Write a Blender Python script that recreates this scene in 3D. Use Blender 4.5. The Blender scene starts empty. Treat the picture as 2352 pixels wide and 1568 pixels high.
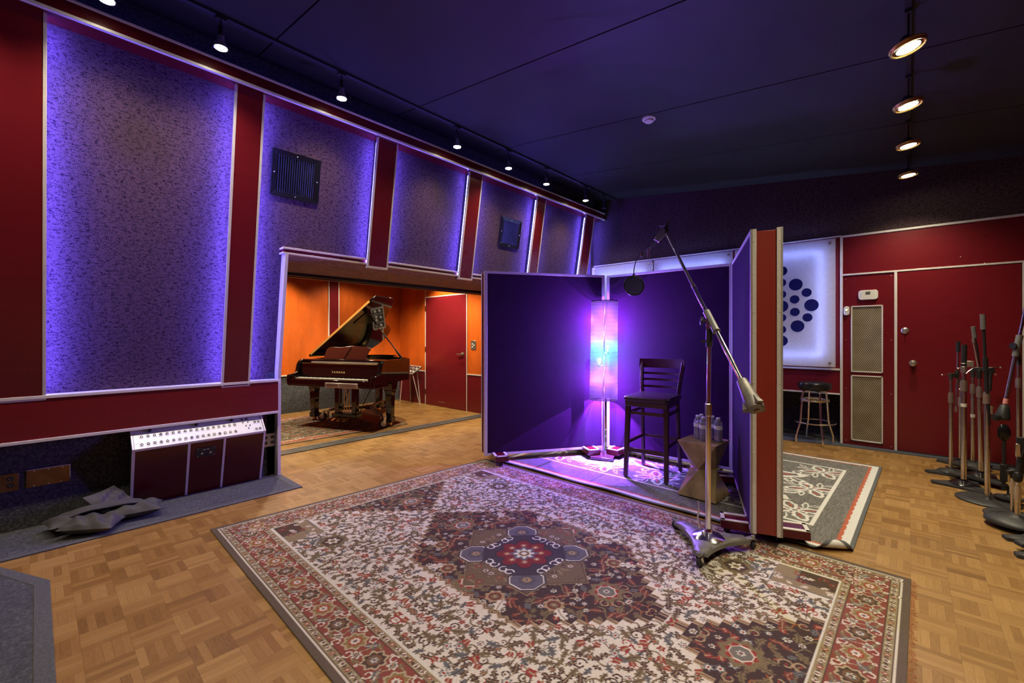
import bpy, math, random
import numpy as np
from mathutils import Vector, Matrix

SC = bpy.context.scene
COL = SC.collection
random.seed(7)

# ------------------------------------------------------------------ camera, world, exposure
CAM_H, YAW, FPX, HOR = 1.35, 0.73916, 998.7, 770.5
cd = bpy.data.cameras.new('camera')
cam = bpy.data.objects.new('camera', cd)
COL.objects.link(cam)
cam.location = (0, 0, CAM_H)
cam.rotation_euler = (math.pi / 2, 0, YAW)
cd.sensor_width = 36
cd.lens = 36 * FPX / 2352
cd.shift_y = -(784 - HOR) / 2352
cd.clip_start = 0.05
cd.clip_end = 60
SC.camera = cam

w = bpy.data.worlds.new('world')
SC.world = w
w.use_nodes = True
w.node_tree.nodes['Background'].inputs[0].default_value = (0.6, 0.6, 0.8, 1)
w.node_tree.nodes['Background'].inputs[1].default_value = 0.0

vs = SC.view_settings
vs.view_transform = 'Standard'
vs.look = 'None'
vs.exposure = 0.42
vs.gamma = 1
vs.use_curve_mapping = False
SC.cycles.use_denoising = True
SC.cycles.max_bounces = 8
SC.cycles.diffuse_bounces = 4
SC.cycles.glossy_bounces = 4
SC.cycles.transmission_bounces = 8
SC.cycles.transparent_max_bounces = 8
SC.cycles.sample_clamp_indirect = 4
SC.cycles.caustics_reflective = False
SC.cycles.caustics_refractive = False

WARM = (1.0, 0.83, 0.60)
LED = (0.125, 0.10, 1.0)
TRACK_W, PEND_W, PIANO_W = 58, 84, 155          # watts of the spots, right-hand lamps, piano room lamps
TEAL_W, VIOLET_W = 75.0, 265.0                      # floor lamp bulbs
LED_E, CORN_E, PANEL_E = 135.0, 3.0, 70.0         # LED strips behind wall panels, above the cornice, behind acrylic


def lamp(name, kind, loc, color, power, parent=None, size=0.05, spot=2.4, blend=0.6, rot=(0, 0, 0)):
    l = bpy.data.lights.new(name, kind)
    l.color = color
    l.energy = power
    if kind == 'SPOT':
        l.spot_size = spot
        l.spot_blend = blend
        l.shadow_soft_size = size
    elif kind == 'POINT':
        l.shadow_soft_size = size
    o = bpy.data.objects.new(name, l)
    COL.objects.link(o)
    o.location = loc
    o.rotation_euler = rot
    if parent:
        o.parent = parent
    return o


# ------------------------------------------------------------------ mesh helpers
class M:
    def __init__(s):
        s.v = []
        s.f = []

    def add(s, vs, fs):
        n = len(s.v)
        s.v += [tuple(float(c) for c in p) for p in vs]
        s.f += [tuple(i + n for i in f) for f in fs]
        return s

    def box(s, x0, x1, y0, y1, z0, z1):
        return s.add([(x0, y0, z0), (x1, y0, z0), (x1, y1, z0), (x0, y1, z0), (x0, y0, z1), (x1, y0, z1), (x1, y1, z1), (x0, y1, z1)],
                     [(0, 3, 2, 1), (4, 5, 6, 7), (0, 1, 5, 4), (1, 2, 6, 5), (2, 3, 7, 6), (3, 0, 4, 7)])

    def hexa(s, p):            # 8 points: bottom ring 0-3, top ring 4-7
        return s.add(p, [(0, 3, 2, 1), (4, 5, 6, 7), (0, 1, 5, 4), (1, 2, 6, 5), (2, 3, 7, 6), (3, 0, 4, 7)])

    def beam(s, a, b, w, h, up=(0, 0, 1)):      # box along a-b, width w, height h
        a = Vector(a); b = Vector(b); d = (b - a).normalized()
        u = Vector(up)
        if abs(d.dot(u)) > 0.98:
            u = Vector((0, 1, 0))
        x = d.cross(u).normalized() * (w / 2)
        y = x.cross(d).normalized() * (h / 2)
        p = [a - x - y, a + x - y, a + x + y, a - x + y, b - x - y, b + x - y, b + x + y, b - x + y]
        return s.hexa(p)

    def prism(s, pts, z0, z1):   # polygon in xy extruded in z
        n = len(pts)
        return s.add([(x, y, z0) for x, y in pts] + [(x, y, z1) for x, y in pts],
                     [tuple(range(n - 1, -1, -1)), tuple(range(n, 2 * n))] + [(i, (i + 1) % n, n + (i + 1) % n, n + i) for i in range(n)])

    def sweep(s, poly, fr):      # 3D polygon list extruded by vector fr
        n = len(poly)
        f = Vector(fr)
        return s.add(list(poly) + [tuple(Vector(p) + f) for p in poly],
                     [tuple(range(n - 1, -1, -1)), tuple(range(n, 2 * n))] + [(i, (i + 1) % n, n + (i + 1) % n, n + i) for i in range(n)])

    def tube(s, pts, r, n=12, caps=True, closed=False):
        pts = [Vector(p) for p in pts]
        k = len(pts)
        rs = r if isinstance(r, (list, tuple)) else [r] * k
        rings = []
        prev = None
        for i, p in enumerate(pts):
            if closed:
                t = pts[(i + 1) % k] - pts[i - 1]
            else:
                t = pts[min(i + 1, k - 1)] - pts[max(i - 1, 0)]
            t.normalize()
            if prev is None:
                u = Vector((0, 0, 1)) if abs(t.z) < 0.9 else Vector((1, 0, 0))
                x = t.cross(u).normalized()
            else:
                x = (prev - t * prev.dot(t)).normalized()
            prev = x
            y = t.cross(x)
            rings.append([p + (x * math.cos(2 * math.pi * j / n) + y * math.sin(2 * math.pi * j / n)) * rs[i] for j in range(n)])
        vs_ = [q for ring in rings for q in ring]
        fs = []
        for i in range(k if closed else k - 1):
            i2 = (i + 1) % k
            for j in range(n):
                fs.append((i * n + j, i * n + (j + 1) % n, i2 * n + (j + 1) % n, i2 * n + j))
        if caps and not closed:
            fs.append(tuple(range(n - 1, -1, -1)))
            fs.append(tuple((k - 1) * n + j for j in range(n)))
        return s.add(vs_, fs)

    def lathe(s, prof, c=(0, 0, 0), axis=(0, 0, 1), n=24):   # prof list of (r, h) along axis
        c = Vector(c); a = Vector(axis).normalized()
        u = Vector((1, 0, 0)) if abs(a.x) < 0.9 else Vector((0, 1, 0))
        x = (u - a * u.dot(a)).normalized()
        y = a.cross(x)
        vs_, fs = [], []
        k = len(prof)
        for r, h in prof:
            r = max(r, 1e-4)
            for j in range(n):
                t = 2 * math.pi * j / n
                vs_.append(c + a * h + (x * math.cos(t) + y * math.sin(t)) * r)
        for i in range(k - 1):
            for j in range(n):
                fs.append((i * n + j, i * n + (j + 1) % n, (i + 1) * n + (j + 1) % n, (i + 1) * n + j))
        fs.append(tuple(range(n - 1, -1, -1)))
        fs.append(tuple((k - 1) * n + j for j in range(n)))
        return s.add(vs_, fs)

    def cyl(s, a, b, r, r2=None, n=16):
        a = Vector(a); b = Vector(b)
        return s.lathe([(r, 0), (r if r2 is None else r2, (b - a).length)], a, b - a, n)

    def xf(s, mat):
        s.v = [tuple(mat @ Vector(p)) for p in s.v]
        return s


def mesh_of(name, m, mat, angle=0.6):
    me = bpy.data.meshes.new(name)
    me.from_pydata(m.v, [], m.f)
    me.validate()
    me.polygons.foreach_set('use_smooth', [True] * len(me.polygons))
    me.set_sharp_from_angle(angle=angle)
    if mat:
        me.materials.append(mat)
    return me


def obj(name, m, mat, parent=None, bevel=0, world=False, angle=0.6, sub=0):
    if world and parent is not None:
        base = Vector(parent.location)
        if parent.parent:
            base = base + Vector(parent.parent.location)
        m.v = [tuple(Vector(p) - base) for p in m.v]
    o = bpy.data.objects.new(name, mesh_of(name, m, mat, angle))
    COL.objects.link(o)
    if parent is not None:
        o.parent = parent
    if sub:
        md = o.modifiers.new('sub', 'SUBSURF')
        md.levels = md.render_levels = sub
    if bevel:
        md = o.modifiers.new('bevel', 'BEVEL')
        md.width = bevel
        md.segments = 2
        md.limit_method = 'ANGLE'
        md.angle_limit = 0.6
    return o


def tag(o, label=None, cat=None, group=None, kind=None):
    if label:
        o['label'] = label
    if cat:
        o['category'] = cat
    if group:
        o['group'] = group
    if kind:
        o['kind'] = kind
    return o


def thing(name, label, cat, loc=(0, 0, 0), rz=0.0, group=None, kind=None):
    o = bpy.data.objects.new(name, None)
    o.empty_display_size = 0.1
    COL.objects.link(o)
    o.location = loc
    o.rotation_euler = (0, 0, rz)
    return tag(o, label, cat, group, kind)


def struct(name, m, mat, label, cat, **k):
    return tag(obj(name, m, mat, **k), label, cat, kind='structure')


def copy_thing(root, loc, rz=None, label=None):
    r = root.copy()
    COL.objects.link(r)
    r.location = loc
    if rz is not None:
        r.rotation_euler = (0, 0, rz)
    if label:
        r['label'] = label
    for ch in list(root.children):
        c = ch.copy(); COL.objects.link(c); c.parent = r
        for g in list(ch.children):
            d = g.copy(); COL.objects.link(d); d.parent = c
    return r


# ------------------------------------------------------------------ materials
class N:
    def __init__(s, name):
        s.m = bpy.data.materials.new(name)
        s.m.use_nodes = True
        s.t = s.m.node_tree
        s.b = s.t.nodes['Principled BSDF']
        s.out = s.t.nodes['Material Output']

    def n(s, kind, **k):
        x = s.t.nodes.new(kind)
        for a, b in k.items():
            setattr(x, a, b)
        return x

    def l(s, a, b):
        s.t.links.new(a, b)
        return b

    def pos(s, scale=(1, 1, 1)):
        g = s.n('ShaderNodeNewGeometry')
        mp = s.n('ShaderNodeMapping')
        mp.inputs['Scale'].default_value = scale
        s.l(g.outputs['Position'], mp.inputs['Vector'])
        return mp.outputs[0]

    def objc(s, scale=(1, 1, 1)):
        g = s.n('ShaderNodeTexCoord')
        mp = s.n('ShaderNodeMapping')
        mp.inputs['Scale'].default_value = scale
        s.l(g.outputs['Object'], mp.inputs['Vector'])
        return mp.outputs[0]

    def noise(s, vec, scale=5, detail=3, rough=0.5):
        x = s.n('ShaderNodeTexNoise')
        x.inputs['Scale'].default_value = scale
        x.inputs['Detail'].default_value = detail
        x.inputs['Roughness'].default_value = rough
        s.l(vec, x.inputs['Vector'])
        return x.outputs['Fac']

    def ramp(s, fac, stops):
        x = s.n('ShaderNodeValToRGB')
        e = x.color_ramp.elements
        while len(e) < len(stops):
            e.new(0.5)
        for i, (p, c) in enumerate(stops):
            e[i].position = p
            e[i].color = (*c, 1) if len(c) == 3 else c
        s.l(fac, x.inputs[0])
        return x.outputs[0]

    def math(s, op, a, b=None, c=None):
        x = s.n('ShaderNodeMath', operation=op)
        for i, q in enumerate((a, b, c)):
            if q is None:
                continue
            if isinstance(q, (int, float)):
                x.inputs[i].default_value = q
            else:
                s.l(q, x.inputs[i])
        return x.outputs[0]

    def mix(s, fac, a, b, blend='MIX'):
        x = s.n('ShaderNodeMix', data_type='RGBA', blend_type=blend)
        for i, q in ((0, fac), (6, a), (7, b)):
            if isinstance(q, (int, float)):
                x.inputs[i].default_value = q
            elif isinstance(q, tuple):
                x.inputs[i].default_value = (*q, 1)
            else:
                s.l(q, x.inputs[i])
        return x.outputs[2]

    def bump(s, h, strength=0.3, dist=0.01):
        x = s.n('ShaderNodeBump')
        x.inputs['Strength'].default_value = strength
        x.inputs['Distance'].default_value = dist
        s.l(h, x.inputs['Height'])
        s.l(x.outputs[0], s.b.inputs['Normal'])

    def set(s, **k):
        for a, b in k.items():
            a = a.replace('_', ' ')
            if isinstance(b, tuple):
                b = (*b, 1)
            s.b.inputs[a].default_value = b
        return s


def plain(name, col, rough=0.5, metal=0.0, var=0.12, scale=9, spec=0.5, coat=0.0, bump=0.0, stretch=(1, 1, 1)):
    q = N(name)
    f = q.noise(q.objc(stretch), scale, 4)
    c = q.ramp(f, [(0.3, tuple(x * (1 - var) for x in col)), (0.7, tuple(min(1, x * (1 + var)) for x in col))])
    q.l(c, q.b.inputs['Base Color'])
    q.set(Roughness=rough, Metallic=metal, Specular_IOR_Level=spec, Coat_Weight=coat)
    if coat:
        q.set(Coat_Roughness=0.06)
    if bump:
        q.bump(q.noise(q.objc(stretch), scale * 12, 2), bump, 0.002)
    return q.m


def emit(name, col, strength):
    q = N(name)
    q.set(Base_Color=(0.8, 0.8, 0.8), Emission_Color=col, Emission_Strength=strength)
    return q.m


def carpet(name, c0, c1, scale=260, rough=0.95, patch=None):
    q = N(name)
    p = q.pos()
    f = q.noise(p, scale, 2, 0.7)
    col = q.ramp(f, [(0.35, c0), (0.65, c1)])
    g = q.noise(p, 3.5, 3)
    h = q.noise(p, scale * 0.22, 3, 0.75)
    col = q.mix(q.ramp(h, [(0.38, (0.85,) * 3), (0.60, (0, 0, 0))]), col, tuple(x * 0.7 for x in c0))
    col = q.mix(q.ramp(h, [(0.60, (0, 0, 0)), (0.72, (0.6,) * 3)]), col, tuple(x * 1.5 for x in c1))
    col = q.mix(q.math('MULTIPLY', q.math('SUBTRACT', g, 0.35), 0.9), col, c0)
    q.l(col, q.b.inputs['Base Color'])
    q.set(Roughness=rough, Specular_IOR_Level=0.15, Sheen_Weight=0.15)
    q.bump(f, 0.5, 0.004)
    return q.m


def wall_fabric(name, base, dark, brown):
    # low-pile wall carpet: blocky, sideways-stretched dark flecks and faint vertical ribs
    q = N(name)
    g = q.n('ShaderNodeNewGeometry')
    sp = q.n('ShaderNodeSeparateXYZ'); q.l(g.outputs['Position'], sp.inputs[0])
    hh = q.math('ADD', sp.outputs[0], sp.outputs[1])
    cb = q.n('ShaderNodeCombineXYZ')
    q.l(q.math('SNAP', q.math('MULTIPLY', hh, 1.0), 0.006), cb.inputs[0])
    q.l(q.math('SNAP', sp.outputs[2], 0.0045), cb.inputs[2])
    mp = q.n('ShaderNodeMapping'); mp.inputs['Scale'].default_value = (1, 1, 2.3)
    q.l(cb.outputs[0], mp.inputs[0])
    f = q.noise(mp.outputs[0], 30, 8, 0.9)
    fleck = q.ramp(f, [(0.50, (0, 0, 0)), (0.56, (1, 1, 1))])
    ribs = q.math('MULTIPLY', q.math('SINE', q.math('MULTIPLY', hh, 560)), 0.5)
    fine = q.noise(g.outputs['Position'], 230, 2)
    c = q.mix(fine, tuple(x * 0.72 for x in base), tuple(x * 1.25 for x in base))
    c = q.mix(fleck, c, dark)
    big = q.noise(q.pos((1, 1, 0.55)), 1.5, 3)
    stain = q.ramp(big, [(0.56, (0, 0, 0)), (0.68, (0.75, 0.75, 0.75))])
    c = q.mix(stain, c, q.mix(fleck, brown, tuple(x * 0.4 for x in brown)))
    q.l(c, q.b.inputs['Base Color'])
    q.set(Roughness=0.95, Specular_IOR_Level=0.1)
    q.bump(q.math('ADD', fine, q.math('MULTIPLY', ribs, 0.5)), 0.35, 0.003)
    return q.m


def lacquer(name, col, rough=0.28, stretch=(1.2, 1.2, 9), var=0.06, spec=0.5):
    q = N(name)
    p = q.pos(stretch)
    f = q.noise(p, 2.2, 5, 0.6)
    g = q.noise(q.pos(tuple(a * 9 for a in stretch)), 3, 3)
    f2 = q.math('ADD', q.math('MULTIPLY', f, 0.75), q.math('MULTIPLY', g, 0.25))
    c = q.ramp(f2, [(0.36, tuple(x * (1 - var) for x in col)), (0.62, tuple(x * (1 + var) for x in col))])
    q.l(c, q.b.inputs['Base Color'])
    r = q.ramp(q.noise(q.pos(), 6, 3), [(0.3, (rough * 0.97,) * 3), (0.7, (rough * 1.03,) * 3)])
    q.l(r, q.b.inputs['Roughness'])
    q.set(Specular_IOR_Level=spec)
    return q.m


def parquet():
    q = N('oak_finger_parquet')
    S = 1 / 0.154
    g = q.n('ShaderNodeNewGeometry')
    sp = q.n('ShaderNodeSeparateXYZ'); q.l(g.outputs['Position'], sp.inputs[0])
    x = q.math('MULTIPLY', q.math('ADD', sp.outputs[0], 30.02), S)
    y = q.math('MULTIPLY', q.math('ADD', sp.outputs[1], 30.05), S)
    cx = q.math('FLOOR', x); cy = q.math('FLOOR', y)
    par = q.math('MODULO', q.math('ADD', cx, cy), 2)
    fx = q.math('FRACT', x); fy = q.math('FRACT', y)
    ip = q.math('SUBTRACT', 1.0, par)
    a = q.math('ADD', q.math('MULTIPLY', fx, par), q.math('MULTIPLY', fy, ip))       # across the fingers
    b = q.math('ADD', q.math('MULTIPLY', fy, par), q.math('MULTIPLY', fx, ip))       # along the fingers
    k = q.math('MULTIPLY', a, 5.0)
    ki = q.math('FLOOR', k); kf = q.math('FRACT', k)
    cb = q.n('ShaderNodeCombineXYZ')
    q.l(cx, cb.inputs[0]); q.l(cy, cb.inputs[1]); q.l(ki, cb.inputs[2])
    wn = q.n('ShaderNodeTexWhiteNoise', noise_dimensions='3D'); q.l(cb.outputs[0], wn.inputs[0])
    cb0 = q.n('ShaderNodeCombineXYZ')
    q.l(cx, cb0.inputs[0]); q.l(cy, cb0.inputs[1])
    wn0 = q.n('ShaderNodeTexWhiteNoise', noise_dimensions='3D'); q.l(cb0.outputs[0], wn0.inputs[0])
    # grain: stretched along the finger, shifted per finger
    cg = q.n('ShaderNodeCombineXYZ')
    q.l(q.math('ADD', q.math('MULTIPLY', a, 9.0), q.math('MULTIPLY', wn.outputs['Value'], 80)), cg.inputs[0])
    q.l(q.math('ADD', q.math('MULTIPLY', b, 0.9), q.math('MULTIPLY', wn.outputs['Value'], 50)), cg.inputs[1])
    gr = q.noise(cg.outputs[0], 3.0, 6, 0.7)
    tone = q.math('ADD', q.math('MULTIPLY', wn.outputs['Value'], 0.36), q.math('ADD', q.math('MULTIPLY', gr, 0.66), q.math('MULTIPLY', wn0.outputs['Value'], 0.14)))
    tone = q.math('ADD', tone, q.math('MULTIPLY', q.math('SUBTRACT', par, 0.5), 0.05))
    c = q.ramp(tone, [(0.18, (0.148, 0.070, 0.019)), (0.5, (0.270, 0.140, 0.040)), (0.88, (0.39, 0.226, 0.078))])
    e1 = q.math('MINIMUM', kf, q.math('SUBTRACT', 1.0, kf))
    e2 = q.math('MULTIPLY', q.math('MINIMUM', b, q.math('SUBTRACT', 1.0, b)), 5.0)
    e = q.math('MINIMUM', e1, e2)
    line = q.ramp(e, [(0.0, (0.55, 0.55, 0.55)), (0.035, (1, 1, 1))])
    c = q.mix(1.0, c, line, 'MULTIPLY')
    q.l(c, q.b.inputs['Base Color'])
    q.set(Specular_IOR_Level=0.4)
    r = q.ramp(q.noise(g.outputs['Position'], 2.0, 3), [(0.3, (0.33,) * 3), (0.7, (0.5,) * 3)])
    q.l(r, q.b.inputs['Roughness'])
    q.bump(q.math('ADD', line, q.math('MULTIPLY', gr, 0.2)), 0.12, 0.002)
    return q.m


def painted(name, rough=0.9, weave=True):
    q = N(name)
    a = q.n('ShaderNodeAttribute', attribute_name='pattern')
    c = a.outputs['Color']
    f = q.noise(q.pos(), 320, 2)
    c = q.mix(1.0, c, q.ramp(f, [(0.3, (0.72, 0.72, 0.72)), (0.7, (1.15, 1.15, 1.15))]), 'MULTIPLY')
    q.l(c, q.b.inputs['Base Color'])
    q.set(Roughness=rough, Specular_IOR_Level=0.12)
    g = q.n('ShaderNodeNewGeometry')
    sp = q.n('ShaderNodeSeparateXYZ'); q.l(g.outputs['Position'], sp.inputs[0])
    rib = q.math('SINE', q.math('MULTIPLY', sp.outputs[0], 1100))
    q.bump(q.math('ADD', q.math('MULTIPLY', rib, 0.4), f), 0.35, 0.003)
    return q.m


MAT = {}
MAT['parquet'] = parquet()
MAT['wall_fabric'] = wall_fabric('plum_wall_carpet', (0.104, 0.060, 0.079), (0.019, 0.011, 0.023), (0.070, 0.046, 0.036))
MAT['back_fabric'] = wall_fabric('charcoal_wall_carpet', (0.088, 0.056, 0.062), (0.026, 0.017, 0.020), (0.066, 0.048, 0.040))
MAT['soffit'] = carpet('brown_soffit_carpet', (0.18, 0.095, 0.07), (0.36, 0.21, 0.15), 90)
MAT['black_carpet'] = carpet('black_wall_carpet', (0.032, 0.033, 0.040), (0.155, 0.158, 0.175))
MAT['grey_carpet'] = carpet('grey_floor_carpet', (0.038, 0.042, 0.050), (0.135, 0.142, 0.155))
MAT['grey_binding'] = carpet('grey_carpet_binding', (0.085, 0.088, 0.095), (0.13, 0.135, 0.145), 400)
MAT['red'] = lacquer('dark_red_veneer', (0.150, 0.0075, 0.013))
MAT['red_h'] = lacquer('dark_red_veneer_sideways', (0.160, 0.008, 0.014), stretch=(2, 2, 12))
MAT['red_dark'] = lacquer('oxblood_veneer', (0.085, 0.005, 0.008), 0.22)
MAT['orange'] = lacquer('orange_stained_veneer', (0.54, 0.102, 0.011), 0.35, (1.5, 1.5, 0.35), 0.2)
MAT['trim'] = plain('brushed_aluminium_trim', (0.70, 0.67, 0.61), 0.38, 0.4, 0.08, 40)
MAT['trim_white'] = plain('satin_white_trim', (0.74, 0.71, 0.66), 0.4, 0.15, 0.05)
MAT['ceiling'] = plain('charcoal_ceiling_paint', (0.013, 0.0125, 0.013), 0.7, 0, 0.2, 2)
MAT['black'] = plain('matt_black_paint', (0.012, 0.012, 0.014), 0.5)
MAT['black_gloss'] = plain('gloss_black_paint', (0.010, 0.010, 0.012), 0.15)
MAT['black_plastic'] = plain('black_plastic', (0.022, 0.022, 0.024), 0.35)
MAT['rubber'] = plain('black_rubber', (0.018, 0.018, 0.018), 0.6)
MAT['grey_metal'] = plain('grey_painted_metal', (0.25, 0.25, 0.25), 0.42, 0.5)
MAT['cast'] = plain('worn_cast_metal', (0.20, 0.19, 0.17), 0.48, 0.5, 0.3, 12, bump=0.15)
MAT['iron'] = plain('black_cast_iron', (0.040, 0.041, 0.043), 0.48, 0.3, 0.25, 14, bump=0.2)
MAT['chrome'] = plain('chrome', (0.90, 0.89, 0.88), 0.13, 1.0, 0.05)
MAT['chrome_soft'] = plain('worn_chrome', (0.66, 0.63, 0.60), 0.22, 1.0, 0.15, 30)
MAT['nickel'] = plain('satin_nickel', (0.62, 0.57, 0.50), 0.3, 0.9)
MAT['brass'] = plain('dull_brass', (0.22, 0.125, 0.055), 0.34, 0.85, 0.25)
MAT['gold'] = plain('polished_gold', (0.85, 0.62, 0.25), 0.25, 0.9)
MAT['silver_panel'] = plain('silver_faceplate', (0.62, 0.63, 0.66), 0.42, 0.35, 0.06)
MAT['white_plastic'] = plain('white_plastic', (0.72, 0.71, 0.67), 0.4, 0, 0.04)
MAT['ivory'] = plain('ivory_keytop', (0.78, 0.74, 0.66), 0.25, 0, 0.05)
MAT['piano'] = plain('polished_ebony', (0.006, 0.0045, 0.0045), 0.06, 0, 0.2, 6, coat=0.6)
MAT['piano_brown'] = lacquer('mahogany_reflection_tint', (0.055, 0.012, 0.008), 0.14, (2, 2, 7))  # for the music desk: its brown reflection is painted into the base colour
MAT['espresso'] = lacquer('espresso_stained_wood', (0.055, 0.018, 0.020), 0.24, (8, 8, 1.5))
MAT['leather'] = plain('dark_leatherette', (0.040, 0.016, 0.026), 0.3, 0, 0.15, 20, bump=0.1)
MAT['vinyl'] = plain('black_vinyl', (0.012, 0.012, 0.014), 0.25, 0, 0.15, 20, bump=0.08)
MAT['gobo_fabric'] = plain('indigo_panel_fabric', (0.025, 0.006, 0.025), 0.9, 0, 0.08, 60, spec=0.1, bump=0.25)
MAT['gobo_red'] = lacquer('red_stained_panel_edge', (0.235, 0.026, 0.016), 0.32, (6, 6, 1))
MAT['bag'] = plain('black_canvas', (0.062, 0.060, 0.060), 0.7, 0, 0.2, 14, bump=0.3)
MAT['bronze'] = plain('hammered_bronze_leaf', (0.42, 0.32, 0.13), 0.42, 0.35, 0.35, 7, bump=0.1)
MAT['plywood'] = plain('worn_plywood', (0.40, 0.30, 0.16), 0.5, 0, 0.25, 5, stretch=(1, 8, 8))
MAT['blue_disc'] = plain('deep_blue_acrylic_disc', (0.015, 0.022, 0.30), 0.3)
MAT['paper_tag'] = plain('paper_label', (0.74, 0.70, 0.68), 0.7)
MAT['tape_pink'] = plain('pink_tape', (0.75, 0.30, 0.30), 0.6)
MAT['rope_light'] = emit('blue_led_strip', LED, LED_E)
MAT['cornice_led'] = emit('dim_blue_led_strip', (0.12, 0.10, 1.0), CORN_E)
MAT['panel_led'] = emit('cool_white_led_bar', (0.30, 0.38, 1.0), PANEL_E)
MAT['lens_on'] = emit('lit_lamp_lens', (1.0, 0.93, 0.66), 30.0)
MAT['night_light'] = emit('night_light_lens', (1.0, 0.75, 0.35), 0.8)
MAT['lcd'] = plain('grey_lcd', (0.10, 0.11, 0.10), 0.3)
MAT['painted'] = painted('woven_rug_pile')


def perforated():
    q = N('perforated_tan_metal')
    g = q.n('ShaderNodeNewGeometry')
    sp = q.n('ShaderNodeSeparateXYZ'); q.l(g.outputs['Position'], sp.inputs[0])
    P = 0.0193
    row = q.math('DIVIDE', sp.outputs[2], P * 0.86)
    ri = q.math('FLOOR', row)
    off = q.math('MULTIPLY', q.math('MODULO', ri, 2), 0.5)
    u = q.math('SUBTRACT', q.math('FRACT', q.math('ADD', q.math('ADD', q.math('DIVIDE', sp.outputs[0], P), 100), off)), 0.5)
    v = q.math('MULTIPLY', q.math('SUBTRACT', q.math('FRACT', row), 0.5), 0.86)
    d = q.math('SQRT', q.math('ADD', q.math('MULTIPLY', u, u), q.math('MULTIPLY', v, v)))
    hole = q.ramp(d, [(0.27, (0, 0, 0)), (0.32, (1, 1, 1))])
    f = q.noise(g.outputs['Position'], 5, 3)
    c = q.ramp(f, [(0.3, (0.30, 0.24, 0.15)), (0.7, (0.46, 0.39, 0.27))])
    c = q.mix(hole, (0.006, 0.006, 0.006), c)
    q.l(c, q.b.inputs['Base Color'])
    q.set(Roughness=0.5, Metallic=0.2)
    q.bump(hole, 0.6, 0.003)
    return q.m


def sheet_mat(name, col, trans=0.55, clear=0.0, rough=0.4):
    # thin translucent sheet: part diffuse, part translucent, part clear
    q = N(name)
    q.t.nodes.remove(q.b)
    f = q.noise(q.objc(), 30, 3)
    c = q.ramp(f, [(0.3, tuple(x * 0.93 for x in col)), (0.7, col)])
    d = q.n('ShaderNodeBsdfDiffuse'); q.l(c, d.inputs[0])
    t = q.n('ShaderNodeBsdfTranslucent'); q.l(c, t.inputs[0])
    m1 = q.n('ShaderNodeMixShader'); m1.inputs[0].default_value = trans
    q.l(d.outputs[0], m1.inputs[1]); q.l(t.outputs[0], m1.inputs[2])
    o = m1.outputs[0]
    if clear:
        tr = q.n('ShaderNodeBsdfTransparent')
        m2 = q.n('ShaderNodeMixShader'); m2.inputs[0].default_value = clear
        q.l(o, m2.inputs[1]); q.l(tr.outputs[0], m2.inputs[2]); o = m2.outputs[0]
    gl = q.n('ShaderNodeBsdfGlossy'); gl.inputs['Roughness'].default_value = rough
    m3 = q.n('ShaderNodeMixShader'); m3.inputs[0].default_value = 0.04
    q.l(o, m3.inputs[1]); q.l(gl.outputs[0], m3.inputs[2])
    q.l(m3.outputs[0], q.out.inputs[0])
    return q.m


MAT['perforated'] = perforated()
MAT['acrylic'] = sheet_mat('frosted_acrylic', (0.93, 0.92, 0.97), 0.6, 0.0, 0.2)
MAT['paper_shade'] = sheet_mat('ribbed_rice_paper', (0.0030, 0.0036, 0.0019), 0.66, 0.11, 0.6)
MAT['mesh_screen'] = sheet_mat('black_nylon_mesh', (0.02, 0.02, 0.025), 0.3, 0.22, 0.5)


def glass(name, col, rough=0.02, ior=1.45, tw=1.0):
    q = N(name)
    q.set(Base_Color=col, Roughness=rough, IOR=ior, Transmission_Weight=tw)
    f = q.noise(q.objc(), 60, 2)
    q.bump(f, 0.15, 0.002)
    return q.m


MAT['bottle'] = glass('clear_bottle_plastic', (0.97, 0.97, 1.0), 0.03, 1.33, 0.84)
MAT['water'] = glass('still_water', (0.98, 0.98, 1.0), 0.0, 1.33)
MAT['bottle_label'] = plain('pale_bottle_label', (0.75, 0.74, 0.80), 0.5, 0, 0.15, 50)
MAT['louvre'] = plain('dark_metal_louvre', (0.055, 0.058, 0.066), 0.3, 0.7)
_b = MAT['gobo_fabric'].node_tree.nodes['Principled BSDF']
_b.inputs['Sheen Weight'].default_value = 0.25
_b.inputs['Sheen Roughness'].default_value = 0.4
_b.inputs['Sheen Tint'].default_value = (0.5, 0.35, 1.0, 1)

# ------------------------------------------------------------------ the setting
def XS(z):                      # face of the red uprights on the leaning left wall
    return -4.45 + 0.16 * (z - 0.93)


def lean(m, y0, y1, z0, z1, off=0.0, th=0.04):
    p = []
    for z in (z0, z1):
        x = XS(z) + off
        p += [(x - th, y0, z), (x, y0, z), (x, y1, z), (x - th, y1, z)]
    return m.hexa(p)


def CZ(x):                      # sloping ceiling
    return 3.72 - 0.116 * (x + 3.75)


YB = 6.804                      # back wall
struct('floor', M().box(-8.4, 2.9, -2.9, 7.5, -0.12, 0.0), MAT['parquet'], 'oak finger parquet floor in small alternating squares', 'floor')

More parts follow.
